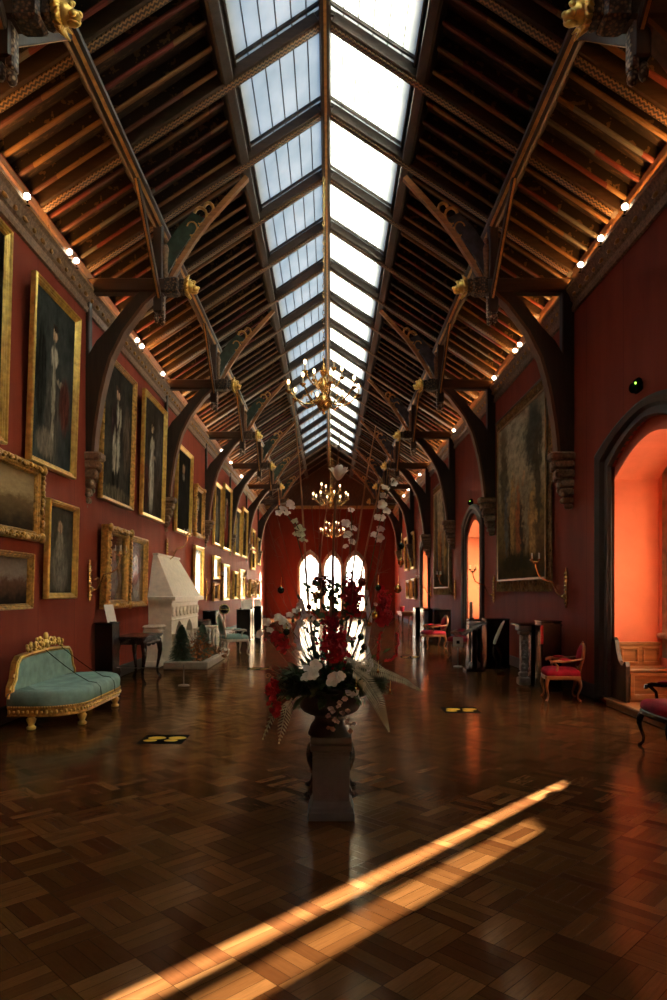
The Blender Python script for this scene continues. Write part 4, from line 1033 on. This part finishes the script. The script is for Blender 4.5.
hp = thing('curved_stand', (3.42, 13.75, 0), 'slender white curved stand between lectern and pier cabinet', 'stand')
MB().tube([(-.10,0,.60),(-.06,0,.72),(0,0,.86),(.06,0,1.0),(.10,0,1.06)], [.045,.055,.05,.04,.02], 10, flat=.6).build('curved_back', M['cream'], hp)
MB().tube([(-.10,0,.62),(-.12,0,.40),(-.05,0,.2),(-.10,0,.0)], .024, 8).tube([(-.10,0,.62),(.04,0,.38),(.02,0,.2),(.10,0,0)], .024, 8).box(-.13,.13,-.05,.05,0,.03).build('legs', M['ebony'], hp)
pls = plinth((3.32, 15.75, 0), .26, .30, 1.0, 'narrow black plinth carrying a tall white card, before the second bay')
cdp = thing('white_card', (3.25, 15.68, 1.025), 'tall white card standing on the narrow plinth before the second bay', 'card', None, R(30))
MB().box(-.05, .05, -.006, .006, .02, .40).build('sheet', M['paper'], cdp); MB().box(-.06, .06, -.03, .03, 0, .025).build('foot', M['black_matt'], cdp)
st2 = thing('marble_stand', (3.18, 14.95, 0), 'small pale marble topped stand between card plinth and lectern', 'stand')
MB().box(-.15,.15,-.15,.15,.92,1.0,ch=.02).box(-.11,.11,-.11,.11,.84,.92,ch=.02).build('top', M['marble_grey'], st2)
MB().lathe([(.13,.0),(.13,.08),(.07,.14),(.05,.3),(.075,.5),(.05,.75),(.08,.84)], 14).build('column', M['marble_grey'], st2)
bp1 = post((2.82, 15.0, 0), 'barrier post with square white notice, standing on the right of the floor', .52)
nt = MB().box(-.11, .11, -.006, .006, -.10, .12).build('notice_card', M['paper'], bp1); nt.location = (0, -.02, .54)
MB().box(-.035, .035, -.011, -.006, -.03, .04).build('symbol', M['black_matt'], nt)
for i, (x, y, w_, h_) in enumerate(((3.48, 21.2, .46, 1.08), (3.30, 22.4, .56, 1.08), (3.22, 24.0, .5, 1.08))):
    plinth((x, y, 0), w_, .7, h_, ['black cabinet plinth, nearest of the three under the second tapestry', 'black cabinet plinth, middle of the three under the second tapestry', 'black cabinet plinth, furthest of the three under the second tapestry'][i])
sh = thing('glass_case', (3.04, 21.6, 0), 'slim glossy bluish case beside the black cabinets on the right', 'case')
MB().box(-.09,.09,-.12,.12,0,.12,ch=.01).box(-.09,.09,-.12,.12,1.05,1.12,ch=.01).build('frame', M['black'], sh)
MB().box(-.075,.075,-.10,.10,.12,1.05,ch=.01).build('case_body', simple('blue_grey_gloss', (.10,.13,.17), .12, .4), sh)
ft = thing('console_table', (3.30, 29.6, 0), 'brown wooden table against the far right wall', 'table', None, R(90))
MB().box(-.9,.9,-.3,.3,.74,.80,ch=.012).build('table_top', M['walnut'], ft); MB().box(-.85,.85,-.26,.26,.62,.74,ch=.01).build('drawer_front', M['walnut'], ft)
for sx in (-1,1):
    for sy in (-1,1): cabriole(sx*.8, sy*.22, .66, sx*.5, sy*.5, .04).build('leg', M['walnut'], ft)
fb_ = thing('flower_pot', (2.85, 29.3, .80), 'small red pot on the brown far right table', 'pot')
MB().lathe([(.06,0),(.09,.08),(.11,.22),(.10,.24),(.08,.2)], 14).build('pot', M['crimson'], fb_)
fb_.location = (3.12, 29.4, .80); MB().lathe([(.105,.22),(.11,.24),(.09,.245)], 14).build('rim', M['walnut'], fb_)

# floor stickers with yellow footprints
MY = simple('yellow_print', (.75, .50, .03), .5, 0, .1)
def sticker(x, y, label, w=.49, d=.45, sh=0):
    s = thing('floor_sticker', (x, y, .001), label, 'floor sticker', 'black footprint stickers')
    MB().box(-w/2, w/2, -d/2, d/2, 0, .002).build('black_mat', M['black_matt'], s)
    f = MB()
    for cx in (-.115, .115):
        for dx, dy, rx, ry in ((-.02, -.075, .075, .055), (.025, .055, .10, .072)):
            f.add([(cx+dx+rx*math.cos(2*PI*k/18), dy+ry*math.sin(2*PI*k/18), .0028) for k in range(18)] + [(cx+dx+rx*math.cos(2*PI*k/18), dy+ry*math.sin(2*PI*k/18), .0022) for k in range(18)],
                  [tuple(range(18))] + [(k, (k+1) % 18, (k+1) % 18+18, k+18) for k in range(18)])
    f.build('yellow_footprints', MY, s)
sticker(-1.86, 7.62, 'black floor sticker with yellow footprints in front of the settee')
sticker(1.82, 9.50, 'black floor sticker with yellow footprints right of the flower pedestal')
sticker(-1.52, 14.6, 'black floor sticker with yellow footprints left of the flowers, further back')
sticker(2.02, 17.2, 'black floor sticker with yellow footprints far off on the right')

# chandeliers
def chandelier(y, label, x=-.12, z=5.40, first=[None]):
    if first[0] is not None: return dup(first[0], (x, y, z), label)
    c = thing('chandelier', (-.12, y, 5.40), label, 'chandelier', 'brass chandeliers'); first[0] = c
    MB().lathe([(.01,-.36),(.04,-.34),(.03,-.30),(.10,-.24),(.16,-.14),(.15,-.06),(.07,0),(.04,.06),(.09,.14),(.10,.20),(.05,.28),(.03,.36),(.07,.44),(.06,.52),(.02,.60),(.015,.72)], 20).build('baluster', M['brass'], c)
    def ringarms(n, rad, z0, zt, ph):
        for k in range(n):
            a = 2*PI*k/n + ph; ca, sa = math.cos(a), math.sin(a); P = lambda r, z: (r*ca, r*sa, z)
            arm = MB().tube([P(.06,z0), P(rad*.3,z0-.13), P(rad*.55,z0-.16), P(rad*.8,z0-.06), P(rad*.93,z0+.05), P(rad,zt-.05)], .016, 7)
            arm.tube([P(rad*.35,z0-.12), P(rad*.45,z0), P(rad*.58,z0+.02), P(rad*.6,z0-.07)], .010, 6)
            arm.lathe([(.015,-.05),(.055,-.02),(.06,0),(.02,.01)], 10, P(rad,zt)).build('arm', M['brass'], c)
            cd = MB().tube([P(rad,zt), P(rad,zt+.12)], .016, 8).build('candle', M['cream'], c)
            MB().ball(P(rad,zt+.165), (.026,.026,.05), 8, 7).build('bulb', M['bulb'], cd)
    ringarms(8, .68, -.02, .06, .2); ringarms(4, .40, .34, .42, .5)
    ch = MB(); zt = RIDGE-.12-5.40
    n = int((zt-.72)/.085)
    for k in range(n):
        z = .74+.085*k; q = k % 2
        ch.tube([(.022*math.cos(a)*(1-q), .022*math.cos(a)*q, z+.05*math.sin(a)) for a in [2*PI*i/8 for i in range(9)]], .006, 5)
    ch.build('chain', M['brass'], c)
    return c
chandelier(13.0, 'nearest brass chandelier hanging in front of the skylight')
chandelier(26.0, 'second brass chandelier, seen below the end of the skylight', .03, 5.16)
chandelier(38.2, 'furthest brass chandelier, seen just above the bright end window', .15, 4.96)
# ------------------------------------------------------------------ pedestal, urns and the flower arrangement
YP = 5.06
pd = thing('pedestal', (.008, YP, 0), 'grey square pedestal carrying the urn of flowers in the middle of the floor', 'pedestal')
MB().square([(.168,0),(.168,.055),(.160,.062),(.158,.085),(.146,.10),(.140,.125),(.132,.135),(.132,.15)]).build('base', M['pedestal'], pd)
sh = MB().square([(.130,.15),(.128,.46)])
for i in range(4):
    Mx = Matrix.Rotation(PI/2*i, 4, 'Z')
    for a, b, c, d in ((-.095,.095,.175,.185),(-.095,.095,.425,.435),(-.095,-.085,.185,.425),(.085,.095,.185,.425)): sh.box(a, b, -.136, -.120, c, d, M=Mx)
sh.build('shaft', M['pedestal'], pd)
MB().square([(.130,.46),(.136,.472),(.134,.485),(.148,.50),(.152,.52),(.152,.535),(.138,.545),(.146,.555),(.146,.592),(.143,.595)]).build('cap', M['pedestal'], pd)
un = thing('urn', (.0, YP, .595), 'dark glazed urn on the grey pedestal, holding the flowers', 'urn')
MB().lathe([(.162,0),(.162,.02),(.150,.035),(.148,.06),(.135,.08),(.118,.10),(.112,.125),(.118,.14)], 32).build('foot', M['urn'], un)
MB().lathe([(.118,.14),(.16,.155),(.20,.175),(.225,.21),(.228,.24),(.215,.28),(.20,.32),(.20,.335),(.222,.345),(.222,.36),(.19,.362),(.17,.345),(.02,.34)], 32).build('bowl', M['urn'], un)
bz = thing('vase', (.005, 5.62, 0), 'dark bronze vase with clawed feet standing behind the grey pedestal', 'vase')
MB().lathe([(.08,.10),(.12,.13),(.17,.19),(.20,.27),(.203,.33),(.185,.40),(.14,.46),(.10,.49),(.095,.52),(.13,.55),(.13,.565),(.09,.56)], 28).build('body', M['bronze'], bz)
for k in range(4):
    a = PI/4 + PI/2*k; c, s = math.cos(a), math.sin(a)
    f = MB().tube([(.13*c,.13*s,.17),(.17*c,.17*s,.10),(.20*c,.20*s,.05),(.225*c,.225*s,.03)], [.04,.04,.035,.03], 8)
    for q in (-.25, 0, .25): f.ball((.245*math.cos(a+q*.5),.245*math.sin(a+q*.5),.022), (.025,.02,.022), 7, 5)
    f.build('claw_foot', M['bronze'], bz)

FA = thing('flower_arrangement', (0, YP, .93), 'tall arrangement of red and white flowers, ferns, baubles and canes in the urn', 'flowers')
def fp_(px, py, dy=0.0):
    p = at(px, py, YP + dy); return Vector((p.x, dy, p.z - .93))
rr = random.Random(11)
# canes and stems
def cane(pts, r, mat='twig_gold', nm='cane'): return MB().tube([fp_(*p) for p in pts], r, 7).build(nm, M[mat], FA)
cane([(331,690,0),(333,560,.0),(337,470,.02),(341,425,.04)], [.012,.011,.009,.004], 'twig')
cane([(318,690,0),(308,600,.05),(300,470,.12),(293,400,.16)], [.010,.009,.006,.004])
cane([(340,690,0),(350,590,-.05),(366,480,-.10),(376,425,-.14)], [.010,.008,.006,.004])
cane([(336,690,0),(356,600,.04),(370,530,.06),(382,478,.08)], [.010,.008,.006,.004])
cane([(331,690,-.06),(330,640,-.10),(331,590,-.11)], [.011,.011,.010])
cane([(322,690,.05),(314,640,.1),(322,540,.14),(331,480,.16)], [.008,.007,.005,.003])
cane([(342,690,.05),(372,600,.10),(385,520,.12),(392,450,.14)], [.008,.006,.004,.003], 'twig')
# fine dark twigs
tw = MB()
for i in range(46):
    a = rr.uniform(-1, 1); top = fp_(332+a*70+rr.uniform(-8,8), rr.uniform(470, 640)+abs(a)*45, rr.uniform(-.25,.3))
    b = fp_(332+a*8, 690, 0); mid = (b+top)/2 + Vector((a*.05+rr.uniform(-.05,.05), rr.uniform(-.05,.05), rr.uniform(0,.08)))
    tw.tube([b, mid, top], [.004,.003,.0015], 5)
    for q in range(3):
        t = rr.uniform(.45, .95); p = mid.lerp(top, t); tw.tube([p, p+Vector((rr.uniform(-.09,.09), rr.uniform(-.06,.06), rr.uniform(0,.09)))], [.002,.001], 4)
tw = tw.build('fine_twigs', M['twig'], FA)
# foliage mass
lf = MB()
for i in range(900):
    a = rr.uniform(0, 2*PI); q = .38*math.sqrt(rr.random()); z = rr.uniform(-.06, .30)*(1-q*1.7)-.02
    p = Vector((q*math.cos(a), q*.55*math.sin(a), z)); d = Vector((math.cos(a)*rr.uniform(.2,1.2), math.sin(a)*rr.uniform(.2,1.2), rr.uniform(-.5,.8))).normalized()*rr.uniform(.05,.13)
    lf.leaf(p, p+d, rr.uniform(.014,.032), (0,0,1), rr.uniform(.05,.2), 3)
for i in range(150):
    px = rr.gauss(332, 20); py = rr.uniform(585, 660); p = fp_(px, py, rr.uniform(-.15, .15))
    d = Vector((rr.uniform(-1,1), rr.uniform(-1,1), rr.uniform(-.2,1))).normalized()*rr.uniform(.03,.07)
    lf.leaf(p, p+d, rr.uniform(.010,.022), (rr.uniform(-.5,.5),-1,.5), .1, 3)
lf.build('leaves', M['leaf'], FA)
fs = MB()
for cx, cy, dx, dy in ((285,690,-.16,-.01),(300,675,-.14,.06),(275,672,-.15,.05),(385,680,.18,.0),(378,668,.16,.04),(392,692,.16,-.02),(320,650,-.05,.16),(345,640,.05,.2),(360,655,.1,.12),(310,655,-.12,.14),(300,700,-.1,-.05),(365,700,.1,-.05),(290,712,-.1,-.09)):
    b = fp_(332+(cx-332)*.35, 690, rr.uniform(-.1,.1)); e = fp_(cx, cy, rr.uniform(-.15,.1))
    for i in range(46):
        t = i/46; p = b.lerp(e, t); a = rr.uniform(0, 2*PI)
        fs.leaf(p, p + (e-b).normalized()*.035 + Vector((math.cos(a)*.05, math.sin(a)*.04, math.sin(a*1.7)*.05))*(1.1-t*.5), .004, bend=.05, n=2)
    fs.tube([b, e], [.004,.002], 5)
fs.build('fir_sprigs', M['fir'], FA)
# ferns with frosted leaflets
def fern(pts, n, lw, ll, nm='fern_frond'):
    P = [fp_(*p) for p in pts]; f = MB(); Q = []
    for i in range(n+1):
        t = i/n*(len(P)-1); k = min(int(t), len(P)-2); Q.append(P[k].lerp(P[k+1], t-k))
    for k in range(2, n-1): Q[k] = (Q[k-1]+Q[k]*2+Q[k+1])/4
    f.tube(Q, [.005*(1-.7*i/n) for i in range(n+1)], 5)
    for i in range(2, n+1):
        d = (Q[i]-Q[i-1]).normalized(); s = d.cross(Vector((0,-1,.25))).normalized(); L = ll*math.sin(PI*(.18+.80*i/n))
        for q in (-1, 1): f.leaf(Q[i], Q[i] + s*q*L + d*L*.55 + Vector((0,0,-.012)), lw, (0,-1,.3), .12, 3)
    return f.build(nm, M['fern'], FA)
fern([(345,656,-.12),(362,668,-.16),(385,672,-.18),(405,680,-.2),(421,690,-.22)], 44, .0055, .036)
fern([(352,668,-.16),(366,680,-.22),(378,700,-.26),(389,730,-.28)], 38, .0045, .062)
fern([(352,664,-.14),(368,660,-.18),(384,668,-.2)], 18, .004, .036)
fern([(292,700,-.1),(283,708,-.12),(272,716,-.13),(263,738,-.14)], 15, .0036, .034)
fern([(292,698,-.14),(287,706,-.16),(283,722,-.17),(279,742,-.17)], 16, .004, .046)
# blossoms
def blossom(r, seed, petals=5, cup=.35):
    if petals == 6: cup = 1.3
    m = MB(); g = random.Random(seed)
    for k in range(petals):
        a = 2*PI*k/petals + g.uniform(-.15,.15); rp = r*g.uniform(.85,1.1)
        base = Vector((0,0,0)); tip = Vector((math.cos(a)*rp, math.sin(a)*rp, rp*cup*g.uniform(.6,1.3)))
        n = 5; vs = []; fs = []; side = Vector((-math.sin(a), math.cos(a), 0))
        for i in range(n+1):
            t = i/n; w = rp*.50*math.sin(PI*(.06+.86*t))**.7; p = base.lerp(tip, t) + Vector((0,0,r*.18*math.sin(PI*t)))
            vs += [p-side*w+Vector((0,0,w*.25)), p-side*w*.5, p, p+side*w*.5, p+side*w+Vector((0,0,w*.25))]
        for i in range(n):
            for j in range(4): fs.append((i*5+j, i*5+j+1, i*5+j+6, i*5+j+5))
        m.add(vs, fs, True)
    m.ball((0,0,r*.12), r*.14, 7, 5)
    return m
BM = {}
def spray(nm, pts, r, mat, stem=None, n=1, jit=.012, petals=5, aim=(0,-1,.7), label=None):
    """flower spray: a stem mesh with single blossoms as sub-parts"""
    P = [fp_(*p) for p in (stem or pts)]
    st = MB().tube(P, .004, 5) if len(P) > 1 else MB().tube([P[0], P[0]+Vector((0,.02,-.06))], .003, 5)
    st = st.build(nm, M['leaf'], FA, label)
    for p in pts:
        for q in range(n):
            key = (mat, petals, rr.randrange(3))
            if key not in BM:
                o = blossom(1.0, len(BM)+3, petals).build('blossom', M[mat], st); BM[key] = o.data
            else:
                o = bpy.data.objects.new('blossom', BM[key]); C.objects.link(o); o.parent = st
            c = fp_(*p) + Vector((rr.uniform(-jit,jit), rr.uniform(-jit,jit), rr.uniform(-jit,jit)))
            d = Vector(aim) + Vector((rr.uniform(-.6,.6), rr.uniform(-.3,.3), rr.uniform(-.5,.5)))
            k = r*rr.uniform(.8, 1.2)
            o.location = c; o.rotation_euler = d.to_track_quat('Z', 'Y').to_euler(); o.scale = (k, k, k)
    return st
spray('lily_spray', [(338,481,.0),(339,480,.03)], .058, 'petal', [(337,490,.02),(338,481,.02)], 1, .006, 6, (0,-.5,2))
spray('orchid_spray', [(278,515,-.1),(284,511,-.1),(288,516,-.1),(291,509,-.08),(291,503,-.08)], .032, 'petal', [(310,600,0),(303,560,-.05),(294,525,-.08),(284,510,-.1)])
spray('hydrangea_spray', [(295,522,-.08),(298,528,-.1),(301,533,-.09),(297,535,-.08),(303,539,-.08)], .018, 'petal_green', None, 5, .022, 4)
spray('orchid_spray', [(350,512,.05),(345,523,.04),(351,530,.05),(347,537,.04),(353,543,.05),(346,548,.05)], .034, 'petal', [(340,600,0),(350,560,.04),(352,520,.05),(350,508,.05)])
spray('orchid_spray', [(393,483,.1),(387,490,.1),(383,498,.1),(380,506,.08),(385,512,.1),(384,520,.08),(378,518,.1),(381,530,.08),(375,536,.1),(379,539,.1)], .034, 'petal', [(350,660,0),(368,580,.06),(378,530,.08),(388,488,.1),(394,480,.1)])
spray('orchid_spray', [(262,634,-.1),(268,624,-.12),(271,631,-.1),(278,619,-.1),(284,622,-.12),(290,617,-.1),(286,628,-.1)], .034, 'petal', [(318,680,0),(296,636,-.08),(282,618,-.1),(262,630,-.1)])
spray('orchid_spray', [(295,612,-.05),(300,606,-.04),(305,616,-.05),(302,623,-.05),(310,620,-.05),(296,642,-.06),(300,648,-.06)], .032, 'petal', [(320,680,0),(306,640,-.04),(299,606,-.05)])
spray('orchid_spray', [(308,668,-.24),(312,676,-.26),(306,678,-.24),(314,665,-.24)], .044, 'petal', [(322,690,-.1),(310,672,-.2)])
spray('orchid_spray', [(333,682,-.29),(341,677,-.29)], .050, 'petal', [(331,690,-.1),(337,682,-.23)])
spray('trailing_blossom', [(345,700,-.26),(338,705,-.26),(332,711,-.26),(342,714,-.26),(328,718,-.24),(336,722,-.24),(346,722,-.24),(333,729,-.22),(350,730,-.2),(349,712,-.25),(352,724,-.22),(329,727,-.22)], .020, 'petal_pink', [(345,690,-.2),(340,706,-.25),(335,728,-.22)], 2, .014, 4)
spray('pale_blossom', [(372,612,.02),(376,606,.02),(349,640,-.1),(355,640,-.1)], .022, 'petal', [(345,690,0),(360,640,-.03),(374,606,.02)], 1)
# red flower clusters
def cluster(nm, cx, cy, w, h, n, s, mat, dy=0.0, ph=.10):
    if dy < -.15: dy = -.23
    c = fp_(cx, cy, dy); m = MB()
    for i in range(n):
        a, b, q = rr.gauss(0,.45), rr.gauss(0,.45), rr.gauss(0,.45)
        m.ball(c + Vector((a*w, b*ph, q*h)), s*rr.uniform(.6,1.2), 6, 4)
    for i in range(n//3):
        a, q = rr.gauss(0,.4), rr.gauss(0,.4); p = c + Vector((a*w, rr.gauss(0,.4)*ph, q*h))
        m.leaf(p, p+Vector((rr.uniform(-1,1), rr.uniform(-1,.4), rr.uniform(-1,1))).normalized()*s*5, s*1.6, (0,-1,.2), .15, 3)
    return m.build(nm, M[mat], FA)
cluster('red_flower_head', 351, 592, .075, .11, 120, .011, 'red_fl', -.05)
cluster('red_flower_head', 354, 606, .05, .08, 70, .011, 'red_fl', -.08)
cluster('red_flower_head', 334, 645, .09, .14, 170, .011, 'red_fl', -.18)
cluster('red_flower_head', 385, 604, .055, .11, 110, .010, 'red_fl', .0)
cluster('red_flower_head', 386, 618, .04, .06, 60, .010, 'red_fl', .0)
cluster('red_flower_head', 276, 637, .045, .05, 50, .010, 'red_fl', -.1)
cluster('red_flower_head', 283, 646, .035, .05, 40, .010, 'red_fl', -.1)
cluster('red_flower_head', 273, 692, .04, .10, 80, .010, 'red_fl', -.12)
cluster('red_flower_head', 277, 710, .035, .06, 50, .010, 'red_fl', -.12)
cluster('red_flower_head', 322, 585, .06, .06, 60, .011, 'b_red', .1)
cluster('red_flower_head', 332, 622, .05, .06, 60, .011, 'red_fl', -.1)
def beads(pts):
    m = MB(); P = [fp_(*p) for p in pts]
    for a, b in zip(P[:-1], P[1:]):
        n = max(2, int((b-a).length/.010))
        for i in range(n): m.ball(a.lerp(b, i/n) + Vector((rr.uniform(-.006,.006), rr.uniform(-.006,.006), rr.uniform(-.004,.004))), .0105, 6, 4)
    m.tube(P, .004, 5)
    return m.build('red_bead_garland', M['red_bead'], FA)
beads([(381,632,0),(378,642,0),(379,652,0),(377,660,0)])
beads([(397,633,0),(399,640,0),(397,648,0),(396,655,0),(391,660,0),(384,661,0)])
for x, y, r, m_, dy in ((281,590,.026,'b_green',0),(286.5,632,.026,'b_green',-.14),(316,596,.028,'b_gold',.05),(309,607,.022,'b_red',0),(362,582,.034,'b_red',-.05),(378,588,.024,'b_green',-.05),(398,589,.030,'b_gold',.02),
    (361,637,.027,'b_green',-.15),(364,647,.024,'bronze',-.15),(375,615,.028,'b_gold',-.02),(369,624,.020,'b_gold',-.02),(401,546,.026,'b_green',.1),(401,562,.026,'b_gold',.1),(382,489,.026,'b_gold',.12),(356,690,.030,'b_gold',-.22),(378,672,.010,'b_gold',-.2),(390,692,.011,'b_gold',-.2),(344,584,.02,'b_red',0),(314,582,.018,'b_green',.05)):
    c = fp_(x, y, dy); b = MB().ball(c, r, 12, 9).build('bauble', M[m_], FA)
    MB().tube([c+Vector((0,0,r)), c+Vector((0,0,r+.012))], .006, 6).tube([c+Vector((0,0,r+.01)), c+Vector((.004,0,r+.07))], .0012, 4).build('bauble_cap', M['gold'], b)
# ribbons and curled tendrils
for pts in ([(366,590,.0),(370,620,.03),(366,645,-.03),(372,665,-.05),(366,676,-.05)], [(300,650,-.1),(296,632,-.08),(304,612,-.02),(300,598,0)]):
    rb = MB(); P = [fp_(*p) for p in pts]; L = [p + Vector((-.018,0,0)) for p in P]; Q = [p + Vector((.018,.02,0)) for p in P]
    rb.loft([[a, b, b+Vector((0,.003,0)), a+Vector((0,.003,0))] for a, b in zip(L, Q)], True, True, True)
    rb.build('ribbon', M['rib'], FA)
bw = MB()
for s in (-1, 1): bw.leaf(fp_(352,695,-.26), fp_(352+s*7, 690, -.27), .022, (0,-1,0), .2, 4)
bw.ball(fp_(352,696,-.27), .012, 8, 6).build('ribbon_bow', M['rib'], FA)
td = MB()
for cx, cy, r, a0 in ((268,676,.022,0),(294,697,.022,2),(300,694,.016,1),(270,668,.014,3),(356,580,.03,2)):
    c = fp_(cx, cy, -.12); td.tube([c + Vector((r*(1-.05*k)*math.cos(a0+.6*k), 0, r*(1-.05*k)*math.sin(a0+.6*k))) for k in range(14)], .0022, 5)
    td.tube([c + Vector((r*math.cos(a0), 0, r*math.sin(a0))), fp_(332+(cx-332)*.5, 685, -.05)], .002, 5)
td.build('curled_tendrils', M['twig_gold'], FA)
# ------------------------------------------------------------------ light and camera
AZ = math.atan2(-.67, -.74)
EL = R(14.5)
sx_, sy_ = .671, .741
sd = bpy.data.lights.new('sun', 'SUN'); sd.energy = 112; sd.color = (1.0, .89, .68); sd.angle = R(.7)
so = bpy.data.objects.new('sun', sd); C.objects.link(so)
dirv = Vector((-sx_*math.cos(EL), -sy_*math.cos(EL), -math.sin(EL)))
so.rotation_euler = dirv.to_track_quat('-Z', 'Y').to_euler(); so.location = (30, 34, 14)
wd = bpy.data.worlds.new('sky'); bpy.context.scene.world = wd; wd.use_nodes = True
nt = wd.node_tree; bg = nt.nodes['Background']
tc = nt.nodes.new('ShaderNodeTexCoord'); sp_ = nt.nodes.new('ShaderNodeSeparateXYZ'); nt.links.new(tc.outputs['Generated'], sp_.inputs[0])
rp = nt.nodes.new('ShaderNodeValToRGB'); nt.links.new(sp_.outputs[2], rp.inputs[0])
cr_ = rp.color_ramp; cr_.elements[0].position = 0; cr_.elements[0].color = (1.4,1.15,.82,1); cr_.elements[1].position = 1; cr_.elements[1].color = (.065,.19,.41,1)
e = cr_.elements.new(.02); e.color = (.50,.64,.84,1); e = cr_.elements.new(.35); e.color = (.105,.27,.54,1)
dt = nt.nodes.new('ShaderNodeVectorMath'); dt.operation = 'DOT_PRODUCT'; nt.links.new(tc.outputs['Generated'], dt.inputs[0])
hv = Vector((.90, .25, .25)).normalized(); dt.inputs[1].default_value = hv
mr = nt.nodes.new('ShaderNodeMapRange'); mr.inputs['From Min'].default_value = 0; mr.inputs['From Max'].default_value = 1; mr.interpolation_type = 'SMOOTHSTEP'
nt.links.new(dt.outputs['Value'], mr.inputs['Value'])
mx = nt.nodes.new('ShaderNodeMix'); mx.data_type = 'RGBA'; mx.blend_type = 'ADD'
nt.links.new(mr.outputs[0], mx.inputs[0]); nt.links.new(rp.outputs[0], mx.inputs[6]); mx.inputs[7].default_value = (5.2, 4.1, 2.7, 1)
nt.links.new(mx.outputs[2], bg.inputs['Color']); bg.inputs['Strength'].default_value = 3.2
cam = bpy.data.cameras.new('camera'); co = bpy.data.objects.new('camera', cam); C.objects.link(co)
co.location = (0, 0, H); co.rotation_euler = (PI/2, 0, 0)
cam.sensor_fit = 'AUTO'; cam.sensor_width = 36; cam.lens = F*36/1000
cam.shift_y = .092; cam.shift_x = .0035; cam.clip_start = .05; cam.clip_end = 300
cam.dof.use_dof = True; cam.dof.focus_distance = 4.95; cam.dof.aperture_fstop = 4.0
sc_ = bpy.context.scene; sc_.camera = co
sc_.view_settings.view_transform = 'Standard'; sc_.view_settings.look = 'None'; sc_.view_settings.gamma = 1; sc_.view_settings.exposure = 1.75
sc_.view_settings.use_curve_mapping = False
sc_.cycles.use_denoising = True; sc_.cycles.denoising_prefilter = 'ACCURATE'; sc_.cycles.use_adaptive_sampling = False; sc_.cycles.max_bounces = 8; sc_.cycles.diffuse_bounces = 4; sc_.cycles.glossy_bounces = 3
sc_.cycles.transparent_max_bounces = 12; sc_.cycles.sample_clamp_indirect = 6; sc_.cycles.caustics_reflective = False; sc_.cycles.caustics_refractive = False
